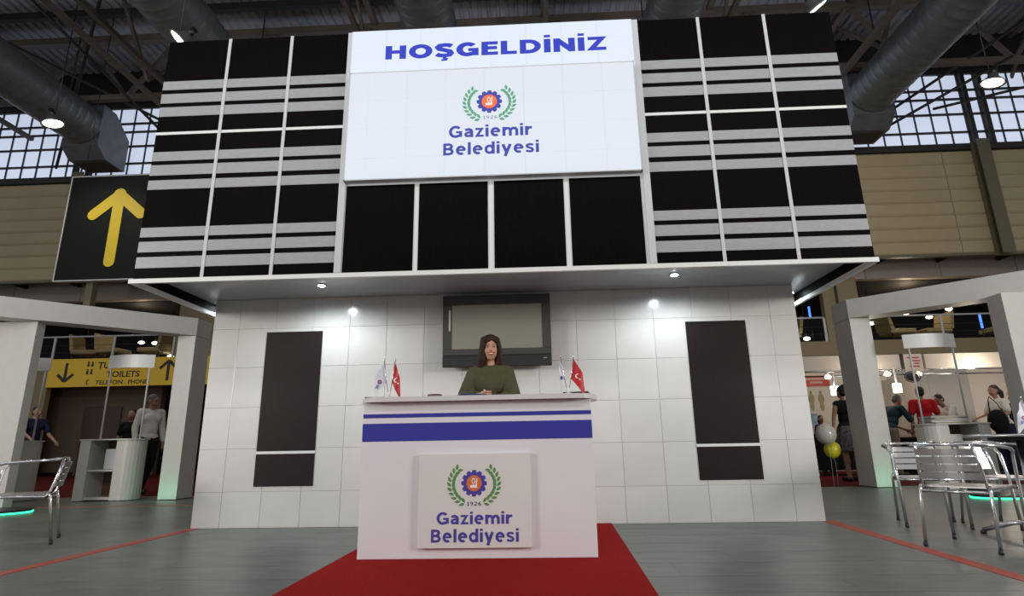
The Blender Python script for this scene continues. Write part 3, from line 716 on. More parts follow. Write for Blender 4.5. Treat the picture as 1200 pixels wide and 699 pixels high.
# high bay lamps
cable_fix = []
for k, (x, y, z) in enumerate([(-12.7, 7.55, 9.5), (12.2, 7.45, 9.5), (-7.25, 4.50, 9.45), (6.38, 4.40, 9.42)]):
    t = thing('high_bay_lamp', ['round hall lamp glowing under the far left duct', 'round hall lamp hanging before the right windows', 'hall lamp just above the top left corner of the stand', 'hall lamp just above the top right corner of the stand'][k], 'lamp', (x, y, z), 0, 'high bay lamps')
    prof = [(0.06, 0.34), (0.12, 0.32), (0.16, 0.20), (0.30, 0.06), (0.34, 0.0), (0.32, 0.0), (0.28, 0.05), (0.12, 0.19)]
    sg = 20; vs = []; fs = []
    for (r, zz) in prof: vs += [(r*math.cos(2*PI*q/sg), r*math.sin(2*PI*q/sg), zz) for q in range(sg)]
    for i in range(len(prof)-1): fs += [(i*sg+q, i*sg+(q+1) % sg, (i+1)*sg+(q+1) % sg, (i+1)*sg+q) for q in range(sg)]
    MB().add(vs, fs, True).build('reflector', M['duct'], t)
    MB().cyl((0, 0), 0.27, 0.02, 0.04, 20).build('lens', M['lampglow'], t)
    MB().cyl((0, 0), 0.09, 0.3, 0.55, 12).build('ballast', M['blackpl'], t)
    cb_ = MB().tube([(0, 0, 0), (0, 0, (14.2-z)/0.82)], 0.015, 6).build('cable', M['blackpl'], t)
    cb_.rotation_mode = 'QUATERNION'; cable_fix.append((t, cb_))
    t.rotation_euler = (0.0, (0.70 if k == 2 else -0.62), 0.3) if k > 1 else (0.1, 0.22 if k else -0.22, 0)
    t.scale = (0.82, 0.82, 0.82)
    cb_.rotation_quaternion = t.rotation_euler.to_quaternion().inverted()
    spot_light('high_bay_beam', (x, y, z-0.05), (x*0.9, y-0.5, 0), 260, (1.0, 0.94, 0.82), math.radians(120), 0.7, 0.25)

# ---------------------------------------------------------------- mezzanine
MZ = 13.0
struct('floor_mezzanine', MB().box(-26, 26, MZ, 19, 3.41, 3.88), M['tanwall'])
struct('trim_3', MB().box(-26, 26, MZ+0.3, MZ+0.55, 6.02, 6.72), M['cream'])
for i in range(21):
    MB().box(-25.9+i*2.5, -23.42+i*2.5, MZ+0.26, MZ+0.299, 6.03, 6.71).build('concrete_panel', M['cream'], bpy.data.objects['trim_3'])
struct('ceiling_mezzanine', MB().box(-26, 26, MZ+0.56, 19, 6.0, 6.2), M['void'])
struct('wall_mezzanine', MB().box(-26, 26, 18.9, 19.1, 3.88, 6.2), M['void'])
sf = MB(); sf.box(-26, 26, WY+0.3, MZ+0.3, 6.72, 6.76)
struct('ceiling_overhang', sf, M['boothgrey'] if False else M['brownwall'])
for i in range(27):
    MB().box(-26+i*2.0, -25.93+i*2.0, WY+0.0, MZ+0.3, 6.52, 6.71).build('overhang_rib', M['darksteel'], bpy.data.objects['ceiling_overhang'])
# tan wall piers at mezzanine
for k, (x0, x1, z0, z1) in enumerate([(9.95, 11.1, 3.885, 6.02), (-12.0, -9.0, 3.885, 6.02), (7.0, 8.6, 3.885, 6.02)]):
    struct('wall_pier_%s' % 'abc'[k], MB().box(x0, x1, MZ+0.02, MZ+0.25, z0, z1), M['tanwall'])
struct('trim_4', MB().box(10.36, 10.42, MZ-0.03, MZ+0.019, 3.885, 6.0), M['blackpl'])
# railing
def railing(x0, x1, label):
    t = thing('mezzanine_railing', label, 'railing', (0, MZ+0.08, 3.882), 0, 'mezzanine railings')
    MB().tube([(x0, 0, 0.80), (x1, 0, 0.80)], 0.03, 8).build('top_rail', M['mullion'], t)
    n = max(1, int((x1-x0)/1.9))
    for i in range(n+1): 
        x = x0+(x1-x0)*i/n
        MB().box(x-0.035, x+0.035, -0.02, 0.02, 0, 0.79).build('rail_post', M['mullion'], t)
    for zz in (0.25, 0.5): MB().tube([(x0, 0, zz), (x1, 0, zz)], 0.008, 6).build('wire_rail', M['darksteel'], t)
railing(-18.5, -12.1, 'mezzanine railing above the yellow toilet sign')
railing(11.2, 18.5, 'mezzanine railing above the right exhibition booths')
railing(8.65, 9.9, 'short mezzanine railing at right edge of the tiled stand')
# lounge chairs on mezzanine
lc = thing('lounge_chair', 'x', 'chair', (0, 0, 3.882), 0, 'beige lounge chairs on the mezzanine')
MB().box(-0.42, 0.42, -0.40, 0.36, 0.32, 0.48, bev=0.03).build('seat', M['seat'], lc)
q = MB(); q.prism([(-0.42, 0.44), (-0.30, 0.44), (-0.42, 1.02), (-0.52, 1.02)], -0.42, 0.42, 'y'); q.build('backrest', M['seat'], lc)
for a in (-0.36, 0.36):
    for b_ in (-0.33, 0.3): MB().tube([(a, b_, 0), (a, b_, 0.33)], 0.02, 6).build('leg', M['blackpl'], lc)
spots = [(12.75, 14.0, 0, 'first of the facing pair above the booths'), (13.95, 14.0, PI, 'second of the facing pair above the booths'), (16.15, 14.0, PI, 'chair beside the blue light tube'), (12.0, 15.3, 0.4, 'far back chair near the portal corner'),
         (9.1, 14.3, PI, 'chair seen in the gap right of the stand'),
         (-14.9, 14.0, 0, 'left mezzanine, chair above the upward arrow'), (-13.4, 14.0, PI, 'left mezzanine, chair nearest the tan pier'), (-16.0, 14.2, 0.2, 'left mezzanine, chair above the toilet lettering')]
for i, (x, y, r, l) in enumerate(spots):
    lab = 'beige lounge chair behind mezzanine railing, '+l
    if i == 0: lc.location = (x, y, 3.882); lc.rotation_euler = (0, 0, r); lc['label'] = lab
    else: dup(lc, (x, y, 3.882), r, lab)
# blue tube and little ceiling lamps on the mezzanine
def tube_lamp(x, label, z0, z1):
    t = thing('tube_lamp', label, 'lamp', (x, 13.8, 3.882)); MB().cyl((0, 0), 0.12, 0, 0.03, 12).build('base', M['blackpl'], t)
    MB().tube([(0, 0, 0.03), (0, 0, z0)], 0.015, 6).build('stand', M['blackpl'], t); MB().tube([(0, 0, z0), (0, 0, z1)], 0.035, 8).build('light_tube', M['blueglow'], t)
tube_lamp(15.45, 'glowing blue vertical light tube behind the right mezzanine railing', 0.45, 0.95)
tube_lamp(9.82, 'blue light tube in the gap right of the stand', 0.95, 1.35)
for i, (x, y, z, wm) in enumerate([(12.3, 14.6, 4.75, 0), (13.55, 14.6, 5.1, 1), (15.2, 14.8, 5.25, 1), (13.0, 16, 5.3, 0), (14.6, 15, 5.0, 0), (-16.4, 14.5, 4.35, 0), (-14.5, 14.8, 4.75, 0), (-13.9, 14.7, 4.7, 0), (-13.4, 14.8, 4.65, 0), (-12.9, 14.2, 4.1, 0), (9.55, 13.7, 4.1, 0)]):
    t = thing('hanging_lamp', 'small %s lamp in the %s mezzanine lounge, %s' % ('warm round' if wm else 'white flat', 'right' if x > 0 else 'left',
        ['nearest the portal corner', 'above the facing chairs', 'beside the blue tube', 'deep between the first two', 'right of the facing chairs', 'farthest left', 'first of the bright row', 'middle of the bright row', 'last of the bright row', 'low near the pier', 'in the gap beside the stand'][i]), 'lamp', (x, y, z), 0, 'mezzanine lamps')
    MB().ell((0, 0, 0), (0.12, 0.08, 0.06 if not wm else 0.09), 10, 6).build('bulb', M['warmglow' if wm else 'lampglow'], t)
    MB().tube([(0, 0, 0.05), (0, 0, 6.0-z)], 0.008, 5).build('cable', M['blackpl'], t)
point_light('mezzanine_glow', (13.5, 14.2, 5.6), 30, (1.0, 0.8, 0.55)); point_light('mezzanine_glow', (-14.2, 14.2, 5.6), 14, (1.0, 0.8, 0.55))

# yellow direction sign
ys = thing('toilet_direction_sign', 'long yellow overhead sign with toilet and telephone lettering and black arrows', 'sign', (0, MZ-0.12, 0))
MB().box(-16.25, -9.3, 0, 0.11, 2.92, 3.87).build('sign_board', M['yellow'], ys)
text('lettering', 'TUVALETLER', M['signblack'], ys, -13.55, -0.001, 3.52, 1.95, 0.22, bold=0.02)
text('lettering', 'TOILETS', M['signblack'], ys, -13.6, -0.001, 3.22, 1.15, 0.20, bold=0.02)
text('lettering', 'TELEFON', M['signblack'], ys, -14.05, -0.001, 2.98, 0.95, 0.14, bold=0.02)
text('lettering', 'PHONE', M['signblack'], ys, -13.05, -0.001, 2.98, 0.65, 0.14, bold=0.02)
def arrow(cx, cz, h, wd, up, m, par, y=-0.001, th=0.10, round_=False):
    s_ = 1 if up else -1; q = MB()
    q.prism([(cx-th/2, cz-s_*h/2), (cx+th/2, cz-s_*h/2), (cx+th/2, cz+s_*(h/2-th*.7)), (cx-th/2, cz+s_*(h/2-th*.7))], y-0.004, y, 'y')
    for sd in (-1, 1):
        tipx, tipz = cx, cz+s_*h/2; ex, ez = cx+sd*wd/2, cz+s_*(h/2-wd/2)
        dx, dz = ex-tipx, ez-tipz; L_ = math.hypot(dx, dz); nx_, nz_ = -dz/L_*th/2, dx/L_*th/2
        q.prism([(tipx-nx_, tipz-nz_-s_*th*.3), (tipx+nx_, tipz+nz_-s_*th*.3), (ex+nx_, ez+nz_), (ex-nx_, ez-nz_)], y-0.0045-sd*0.0003, y, 'y')
        if round_: q.prism([(ex+th/2*math.cos(i*PI/8), ez+th/2*math.sin(i*PI/8)) for i in range(16)], y-0.0047, y, 'y')
    if round_:
        q.prism([(cx+th/2*math.cos(i*PI/8), cz-s_*h/2+th/2*math.sin(i*PI/8)) for i in range(16)], y-0.0049, y, 'y')
        q.prism([(cx+th*.6*math.cos(i*PI/8), cz+s_*(h/2-th*.3)+th*.6*math.sin(i*PI/8)) for i in range(16)], y-0.0051, y, 'y')
    return q.build('arrow', m, par)
arrow(-15.62, 3.40, 0.66, 0.56, False, M['signblack'], ys); arrow(-12.05, 3.42, 0.70, 0.60, True, M['signblack'], ys); arrow(-9.95, 3.42, 0.7, 0.4, True, M['signblack'], ys)
for zc in (3.68, 3.42):
    for dx in (0, 0.14):
        ic = MB(); ic.prism([(-14.86+dx+0.035*math.cos(i*PI/4), zc+0.06+0.035*math.sin(i*PI/4)) for i in range(8)], -0.004, -0.001, 'y')
        ic.prism([(-14.90+dx, zc-0.09), (-14.82+dx, zc-0.09), (-14.82+dx, zc+0.02), (-14.90+dx, zc+0.02)], -0.004, -0.001, 'y'); ic.build('pictogram', M['signblack'], ys)
ic = MB(); ic.prism([(-14.85, 3.0), (-14.76, 2.97), (-14.76, 3.0), (-14.81, 3.03), (-14.81, 3.10), (-14.76, 3.13), (-14.76, 3.16), (-14.85, 3.13)], -0.004, -0.001, 'y')
ic.build('pictogram', M['signblack'], ys)
# dark underpass below
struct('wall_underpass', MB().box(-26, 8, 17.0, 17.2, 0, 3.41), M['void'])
struct('wall_brown', MB().box(-19, -12.9, 14.0, 14.25, 0.005, 3.4), M['brownwall'])
struct('wall_tan_left', MB().box(-26, -16.3, MZ, MZ+0.2, 0.005, 3.4), M['tanwall'])
d = struct('door_1', MB().box(-15.6, -14.25, 13.93, 13.995, 0.01, 2.32, bev=.01), M['browndoor'])
MB().box(-14.42, -14.36, 13.89, 13.929, 1.0, 1.14).build('door_handle', M['alu'], d)
struct('baseboard_brown', MB().box(-19, -15.7, 13.95, 13.999, 0.005, 0.12), M['blackpl'])

# hanging arrow sign
t = thing('arrow_sign', 'large charcoal hanging sign with a yellow upward arrow left of the stand', 'sign', (-11.85, 9.0, 7.03))
MB().box(-1.29, 1.45, 0.0, 0.14, -1.57, 1.60).build('sign_board', M['signgrey'], t)
f = MB(); f.box(-1.32, 1.48, -0.02, 0.15, -1.60, -1.571); f.box(-1.32, 1.48, -0.02, 0.15, 1.601, 1.63); f.box(-1.32, -1.291, -0.02, 0.15, -1.57, 1.60); f.box(1.451, 1.48, -0.02, 0.15, -1.57, 1.60)
f.build('frame', M['mullion'], t)
arrow(0.22, 0.03, 2.15, 1.42, True, M['arrowy'], t, th=0.32, round_=True)
MB().box(-0.45, -0.25, 0.15, 0.35, -2.75, 1.2).build('support_post', M['olive'], t)
for x in (-1.0, 1.1): MB().tube([(x, 0.05, 1.6), (x, 0.05, 7.2)], 0.012, 6).build('cable', M['blackpl'], t)

# ---------------------------------------------------------------- white portals
def portal(side):
    # side -1 left, +1 right
    if side < 0:
        t = thing('portal_frame', 'white portal frame with two posts and slanting beam left of the stand', 'portal', (0, 0, 0))
        MB().box(-5.675, -5.37, 3.40, 3.83, 0.01, 2.64, bev=.004).build('post', M['post'], t)
        A = Vector((-5.365, 3.40)); d_ = Vector((-0.736, -0.677)); n_ = Vector((-0.677, 0.736))
        e = A+d_*4.6; pts = [A, A+Vector((0, .43)), e+n_*0.36, e]
        MB().prism([(p.x, p.y) for p in pts], 2.642, 2.937).build('beam', M['post'], t)
        MB().box(-9.6, -6.955, 2.05, 2.20, 0.01, 2.640, bev=.004).build('wide_post', M['post'], t)
    else:
        t = thing('portal_frame', 'white portal frame with two posts and slanting beam right of the stand', 'portal', (0, 0, 0))
        MB().box(5.70, 6.04, 3.87, 4.40, 0.01, 2.746, bev=.004).build('post', M['post'], t)
        A = Vector((5.695, 3.87)); d_ = Vector((0.747, -0.665)); n_ = Vector((0.665, 0.747))
        e = A+d_*4.6; pts = [A, e, e+n_*0.36, A+Vector((0, .53))]
        MB().prism([(p.x, p.y) for p in pts], 2.748, 3.07).build('beam', M['post'], t)
        MB().box(7.02, 9.6, 2.32, 2.60, 0.01, 2.746, bev=.004).build('wide_post', M['post'], t)
portal(-1); portal(1)
def plinth(pts, label):
    t = thing('lit_plinth', label, 'plinth', (0, 0, 0))
    MB().prism(pts, 0.022, 0.05).build('plinth_top', M['blackpl'], t)
    c = Vector((sum(p[0] for p in pts)/len(pts), sum(p[1] for p in pts)/len(pts)))
    MB().tube([(p[0], p[1], 0.014) for p in pts], 0.011, 6, closed=True).build('led_strip', M['greenled'], t, 'green led strip')
lp = [(-9.5, 2.0), (-9.5, 1.32), (-6.75, 1.35)]+[(-6.6+0.32*math.sin(i*PI/8), 1.67-0.32*math.cos(i*PI/8)) for i in range(9)]+[(-6.7, 2.0)]
plinth(lp, 'dark plinth with glowing green led strip before the left white portal')
rp = [(6.15, 2.25)]+[(6.1-0.25*math.sin(i*PI/8), 2.0+0.25*math.cos(i*PI/8)) for i in range(9)]+[(9.4, 1.75), (9.4, 2.27)]
plinth(rp, 'dark plinth with glowing green led strip behind the right cafe table')

for (x, y, s) in ((-5.55, 3.05, 0.9), (5.85, 3.5, 0.9)):
    area_light('led_wash', (x, y, 0.10), (x, y+1, 0.35), 0.5, 0.6, (0.1, 1.0, 0.5), 0.03)
# ---------------------------------------------------------------- promotion counters
def promo(label, loc, mirror=1, zt=0.96, header=(2.12, 2.34)):
    t = thing('promotion_counter', label, 'counter', loc, 0, 'white promotion counters with headers')
    X = lambda a: a*mirror
    def bx(n, x0, x1, y0, y1, z0, z1, m='post'):
        a, b_ = sorted((X(x0), X(x1))); return MB().box(a, b_, y0, y1, z0, z1, bev=.003).build(n, M[m], t)
    bx('side_panel', -0.55, -0.38, -0.02, 0.42, 0.01, zt-0.02)
    bx('side_panel', 0.04, 0.07, 0.0, 0.42, 0.01, zt-0.02)
    bx('back_panel', -0.38, 0.04, 0.38, 0.42, 0.01, zt-0.02, 'wood')
    bx('shelf', -0.38, 0.04, 0.0, 0.38, 0.45, 0.48); bx('shelf', -0.38, 0.04, 0.0, 0.38, 0.02, 0.06)
    bx('box_on_shelf', -0.16, 0.02, 0.05, 0.3, 0.485, 0.80, 'mullion')
    pts = [(X(0.07), 0.0)]+[(X(0.17+0.20*math.sin(i*PI/12)), 0.21-0.21*math.cos(i*PI/12)) for i in range(13)]+[(X(0.07), 0.42)]
    MB().prism(pts, 0.01, zt-0.02).build('round_end', M['post'], t)
    top = [(X(-0.57), -0.03)]+[(X(0.17+0.23*math.sin(i*PI/12)), 0.21-0.24*math.cos(i*PI/12)) for i in range(13)]+[(X(-0.57), 0.45)]
    MB().prism(top, zt-0.02, zt).build('counter_top', M['post'], t)
    for a in (-0.34, 0.33): MB().tube([(X(a), 0.12, zt), (X(a), 0.12, header[1]-0.02)], 0.014, 8).build('pole', M['mullion'], t)
    h = MB(); n = 14; vs = []
    for yo in (0, 0.008):
        for z_ in header:
            for i in range(n+1):
                u = -1+2*i/n; vs.append((X(0.0+0.40*u), 0.02+0.10*u*u+yo, z_))
    m_ = n+1; fs = []
    for i in range(n):
        fs += [(i, i+1, m_+i+1, m_+i), (2*m_+i, 3*m_+i, 3*m_+i+1, 2*m_+i+1), (i, 2*m_+i, 2*m_+i+1, i+1), (m_+i, m_+i+1, 3*m_+i+1, 3*m_+i)]
    fs += [(0, m_, 3*m_, 2*m_), (n, 2*m_+n, 3*m_+n, m_+n)]
    h.add(vs, fs); h.build('header_board', M['trim'], t, 'curved blank white header board')
    return t
promo('white promotion counter with open shelves and curved header, left passage', (-6.48, 3.36, 0))
promo('white promotion counter partly hidden behind the left wide portal post', (-8.38, 3.45, 0), 1)
promo('white promotion counter with curved header in the right passage', (6.60, 3.25, 0), -1, 0.965, (2.13, 2.35))
for i in range(9):
    o = MB().box(-0.26, 0.26, -0.16, 0.16, 0, 0.0115).build('magazine_bundle', M['paper' if i % 2 else 'ochre'] if i % 3 == 0 else M['mullion' if i % 2 else 'boothgrey'])
    o.location = (6.60+random.uniform(-.02, .02), 3.38+random.uniform(-.01, .01), 0.967+i*0.012); o.rotation_euler = (0, 0, random.uniform(-.12, .12))
    tag(o, 'magazine in the pile on the right promotion counter, %s' % ['bottom one', 'second from bottom', 'third from bottom', 'fourth from bottom', 'middle one', 'fourth from top', 'third from top', 'second from top', 'top one'][i], 'magazine', 'magazine pile on the right promotion counter')

# ---------------------------------------------------------------- exhibition booths at right back
BY = 9.2
bt = thing('exhibition_booth', 'row of white and grey booth walls with cream fascia in right background', 'booth', (0, 0, 0))
for i in range(8):
    MB().box(6.3+i*1.0, 7.296+i*1.0, BY, BY+0.05, 0.01, 2.48).build('wall_panel', M['boothwhite' if i < 3 or i > 4 else 'boothgrey'], bt)
MB().box(9.15, 9.20, 7.95, BY-0.001, 0.01, 2.2).build('divider_panel', M['boothwhite'], bt)
for i, (a, b_) in enumerate(((6.2, 8.65), (9.2, 11.6), (11.62, 14.2))):
    MB().box(a, b_, 7.5, 7.55, 2.28, 2.62).build('fascia_panel', M['boothwhite'], bt)
    MB().tube([(a, 7.48, 2.26), (b_, 7.48, 2.26)], 0.02, 6).build('rail', M['alu'], bt)
MB().tube([(6.2, 7.9, 2.20), (14.2, 7.9, 2.20)], 0.02, 6).build('lamp_track', M['alu'], bt)
t = thing('notice_board', 'small white notice with red lines between the booth fascias', 'sign', (8.93, 7.47, 2.22))
MB().box(-0.2, 0.2, 0, 0.02, 0, 0.4).build('board', M['boothwhite'], t)
q = MB()
for (x0, x1, z) in ((-0.13, 0.13, .30), (-0.07, 0.15, .23), (0.0, 0.12, .17), (-.1, .12, .10)): q.box(x0, x1, -0.003, -0.0005, z, z+0.03)
q.build('red_lines', M['banner'], t)
t = thing('clip_fan', 'round dark fan hanging under the booth notice board', 'fan', (8.83, 7.45, 2.10))
MB().tube([(0.17*math.cos(i*PI/12), 0, 0.12*math.sin(i*PI/12)) for i in range(24)], 0.012, 6, closed=True).build('guard', M['blackpl'], t)
MB().ell((0, 0, 0), (0.15, 0.02, 0.10), 16, 8).build('blades', M['blackpl'], t)
MB().tube([(0, 0.02, 0), (0, 0.3, 0.1), (0, 0.46, 0.1)], 0.012, 6).build('arm', M['blackpl'], t)
for k, (x, z) in enumerate(((7.14, 2.17), (8.5, 2.21), (9.2, 2.2))):
    t = thing('track_spot', 'small warm spotlight on the booth track, %s' % ['left one above the red banner', 'middle one near portal post', 'right one beside the fan'][k], 'lamp', (x, 7.8, z), 0, 'booth track spots')
    MB().ell((0, 0, 0), (0.075, 0.06, 0.05), 12, 8).build('bulb', M['warmglow'], t)
    MB().cyl((0, 0.03), 0.04, 0.04, 0.1, 10).build('socket', M['trim'], t)
for k, (x, y, z) in enumerate(((7.1, 7.5, 1.84), (8.42, 7.4, 1.86))):
    t = thing('pendant_light', ['bright white pendant light before the booth poster', 'bright white pendant light above the bending man in teal'][k], 'lamp', (x, y, z), 0, 'booth pendant lights')
    MB().cyl((0, 0), 0.085, -0.11, 0.09, 14).build('shade', M['lampglow'], t)
    MB().tube([(0, 0, 0.09), (0, 0, 0.45)], 0.02, 6).build('stem', M['mullion'], t)
point_light('booth_glow', (7.8, 7.2, 2.1), 24, (1.0, 0.88, 0.72), 0.15); point_light('booth_glow', (10.2, 7.2, 2.2), 28, (1.0, 0.86, 0.70), 0.15); point_light('booth_glow', (12.2, 7.6, 2.2), 14, (1.0, 0.86, 0.70), 0.15)
t = thing('red_banner', 'red banner with white lettering lines on the booth wall', 'banner', (7.52, BY-0.02, 2.09))
MB().box(-0.32, 0.32, 0, 0.015, 0, 0.27).build('cloth', M['banner'], t)
for r_, (n_, z) in enumerate(((11, .16), (7, .07))):
    q = MB()
    for i in range(n_): q.box(-0.25+i*0.045+(r_*.09), -0.222+i*0.045+(r_*.09), -0.002, -0.0003, z, z+0.05)
    q.build('lettering', M['paper'], t)
t = thing('figure_poster', 'pale poster with two standing ochre figures under the red banner', 'poster', (7.45, BY-0.02, 1.45))
MB().box(-0.27, 0.27, 0, 0.012, 0, 0.58).build('sheet', M['paper'], t)
for s_ in (-1, 1):
    q = MB(); q.ell((s_*0.12, -0.004, 0.48), (0.035, 0.003, 0.045), 10, 6); q.ell((s_*0.12, -0.004, 0.32), (0.075, 0.003, 0.13), 10, 6); q.ell((s_*0.12, -0.004, 0.13), (0.05, 0.003, 0.12), 10, 6)
    q.build('printed_figure', M['ochre'], t)
o = MB().box(7.1, 7.42, BY-0.025, BY-0.002, 1.06, 1.40).build('photo_poster', M['skyblue']); tag(o, 'blue sky photo poster low on the booth wall', 'poster')
t = thing('booth_table', 'booth table covered by a floor length black cloth', 'table', (7.0, 7.5, 0))
MB().box(-0.75, 0.65, -0.3, 0.3, 0.86, 0.88).build('table_top', M['wood'], t)
q = MB(); q.box(-0.77, 0.67, -0.32, 0.32, 0.12, 0.885, bev=.02); q.build('cloth', M['blackcloth'], t)
for a in (-0.65, 0.55):
    for b_ in (-0.25, 0.25): MB().box(a-.02, a+.02, b_-.02, b_+.02, 0.006, 0.12).build('leg', M['mullion'], t)
t = thing('booth_table', 'low booth table with black cloth behind the men bending', 'table', (8.85, 7.55, 0))
MB().box(-0.9, 2.2, -0.3, 0.3, 0.78, 0.82).build('table_top', M['boothwhite'], t)
MB().box(-0.88, 2.18, -0.28, 0.28, 0.006, 0.779).build('cloth', M['blackcloth'], t)
o = MB().ell((0, 0, 0), (0.10, 0.10, 0.12), 12, 8).build('gold_parcel', M['goldpot']); o.location = (9.15, 7.35, 0.94); tag(o, 'gold foil wrapped parcel on the table between the red shirt and white tee', 'parcel')
# balloons
def balloon(x, y, z, r, m, label):
    t = thing('balloon', label, 'balloon', (x, y, z), 0, 'balloons')
    MB().ell((0, 0, 0), (r, r, r*1.08), 18, 12).build('skin', m, t)
    MB().cyl((0, 0), 0.006, -r*1.14, -r*1.06, 8, 0.018).build('knot', m, t)
    MB().tube([(0, 0, -r*1.12), (0.03, 0.01, -r*1.5), (0.01, 0, 0.006-z)], 0.002, 5).build('string', M['trim'], t)
balloon(5.28, 4.4, 0.845, 0.165, M['balloonw'], 'white balloon above the yellow one right of the stand')
balloon(5.42, 4.55, 0.585, 0.135, M['balloony'], 'yellow balloon right of the stand')
balloon(11.0, 7.0, 1.40, 0.17, M['balloonw'], 'pale balloon beside the woman with black shoulder bag')

# ---------------------------------------------------------------- aluminium cafe chairs
def cafe_chair(label, loc, rz):
    """faces local +X; origin between feet"""
    t = thing('cafe_chair', label, 'chair', loc, rz, 'aluminium cafe chairs')
    W = 0.235
    # ring: front leg up -> arm -> round the back -> other arm -> front leg
    pts = []
    for s_ in (1, -1):
        a = [(0.25, s_*W*0.98, 0.012), (0.235, s_*W, 0.40), (0.215, s_*W*1.05, 0.60), (0.19, s_*W*1.1, 0.648), (0.12, s_*W*1.14, 0.668), (-0.05, s_*W*1.16, 0.68), (-0.17, s_*W*1.06, 0.69), (-0.25, s_*W*0.72, 0.70)]
        pts += a if s_ > 0 else a[::-1]
    MB().tube(pts, 0.0125, 8).build('arm_ring', M['alu'], t)
    for s_ in (1, -1):
        MB().tube([(-0.27, s_*W*0.92, 0.012), (-0.215, s_*W*0.9, 0.38), (-0.20, s_*W*0.88, 0.42)], 0.0115, 8).build('rear_leg', M['alu'], t)
        MB().tube([(0.235, s_*W*0.93, 0.40), (-0.17, s_*W*0.86, 0.385), (-0.20, s_*W*0.83, 0.41), (-0.235, s_*W*0.80, 0.55), (-0.262, s_*W*0.72, 0.70)], 0.0115, 8).build('seat_rail', M['alu'], t)
        for q in ((0.25, s_*W*0.98), (-0.27, s_*W*0.92)): MB().cyl(q, 0.0145, 0.0, 0.03, 10).build('rubber_foot', M['blackpl'], t)
    MB().tube([(0.235, -W*.95, 0.395), (0.235, W*.95, 0.395)], 0.011, 8).build('cross_rail', M['alu'], t)
    MB().tube([(-0.205, -W*.86, 0.375), (-0.205, W*.86, 0.375)], 0.011, 8).build('cross_rail', M['alu'], t)
    for i in range(6): MB().box(-0.165+i*0.066, -0.107+i*0.066, -W*.90, W*.90, 0.403-abs(i-3)*0.001, 0.411, bev=.002).build('seat_slat', M['aluslat'], t)
    for i in range(4):
        z0 = 0.462+i*0.054; x0 = -0.222-i*0.012
        vs = []; n = 8; fs = []
        for (dx, dz) in ((0, 0), (-0.009, 0.045), (-0.016, 0.045), (-0.007, 0)):
            for k in range(n+1):
                u = -1+2*k/n; vs.append((x0+dx-0.028*(1-u*u), u*(W*0.82-i*0.004), z0+dz))
        m_ = n+1
        for r_ in range(4):
            for k in range(n): fs.append((r_*m_+k, r_*m_+k+1, ((r_+1) % 4)*m_+k+1, ((r_+1) % 4)*m_+k))
        fs += [(0, m_, 2*m_, 3*m_), (n, 3*m_+n, 2*m_+n, m_+n)]
        MB().add(vs, fs).build('back_slat', M['aluslat'], t)
    return t
c0 = cafe_chair('aluminium cafe armchair nearest the camera on the right, back turned to us', (3.45, -1.40, 0), math.radians(36))
dup(c0, (3.85, -0.30, 0), math.radians(-112), 'aluminium cafe armchair beside the right portal post, left of table')
dup(c0, (4.45, -0.42, 0), math.radians(-75), 'aluminium cafe armchair beyond the right cafe table, mostly hidden')
dup(c0, (-4.11, -0.84, 0), math.radians(-147), 'aluminium cafe armchair at the left edge of the picture')
dup(c0, (-5.55, -0.10, 0), math.radians(-60), 'aluminium cafe armchair at far left beyond the table edge')
def cafe_table(label, x, y, z, r):
    t = thing('cafe_table', label, 'table', (x, y, 0), 0, 'round aluminium cafe tables')
    MB().cyl((0, 0), r, z-0.022, z, 40).build('table_top', M['aluslat'], t)
    MB().cyl((0, 0), r*0.55, z-0.05, z-0.023, 24).build('under_plate', M['blackpl'], t)
    MB().tube([(0, 0, 0.10), (0, 0, z-0.05)], 0.028, 12).build('column', M['alu'], t)
    for k in range(4):
        a = k*PI/2+0.65
        MB().tube([(0.02*math.cos(a), 0.02*math.sin(a), 0.12), (0.15*math.cos(a), 0.15*math.sin(a), 0.10), (0.36*math.cos(a), 0.36*math.sin(a), 0.028)], 0.017, 8).build('leg', M['alu'], t)
        MB().cyl((0.36*math.cos(a), 0.36*math.sin(a)), 0.02, 0.0, 0.03, 10).build('rubber_foot', M['blackpl'], t)
cafe_table('round aluminium cafe table at the right edge of the picture', 4.12, -1.12, 0.765, 0.36)
cafe_table('round aluminium cafe table barely showing at the left edge', -4.98, -1.05, 0.70, 0.36)
f = desk_flags(4.30, -1.05, 'small flags on the cafe table at right picture edge', (-0.05, 0.06), False, 0.766)

# ---------------------------------------------------------------- people
def remesh(mb, voxel, name, smooth_it=2):
    me = mb.mesh(name); o = bpy.data.objects.new(name, me); COL.objects.link(o)
    r = o.modifiers.new('r', 'REMESH'); r.mode = 'VOXEL'; r.voxel_size = voxel; r.use_smooth_shade = True
    s = o.modifiers.new('s', 'SMOOTH'); s.factor = 0.5; s.iterations = smooth_it
    bpy.context.view_layer.update()
    out = bpy.data.meshes.new_from_object(o.evaluated_get(bpy.context.evaluated_depsgraph_get()))
    bpy.data.objects.remove(o); bpy.data.meshes.remove(me)
    out.name = name; out.polygons.foreach_set('use_smooth', [True]*len(out.polygons))
    return out
def limb(mb, pts, rads, seg=12):
    for i in range(len(pts)-1):
        a, b = Vector(pts[i]), Vector(pts[i+1]); ra, rb = rads[i], rads[i+1]
        n = 5; mb.tube([a.lerp(b, k/n) for k in range(n+1)], 0, seg, rads=[ra+(rb-ra)*k/n for k in range(n+1)])
    for p, r in zip(pts, rads): mb.ell(p, (r, r, r), seg, 8)
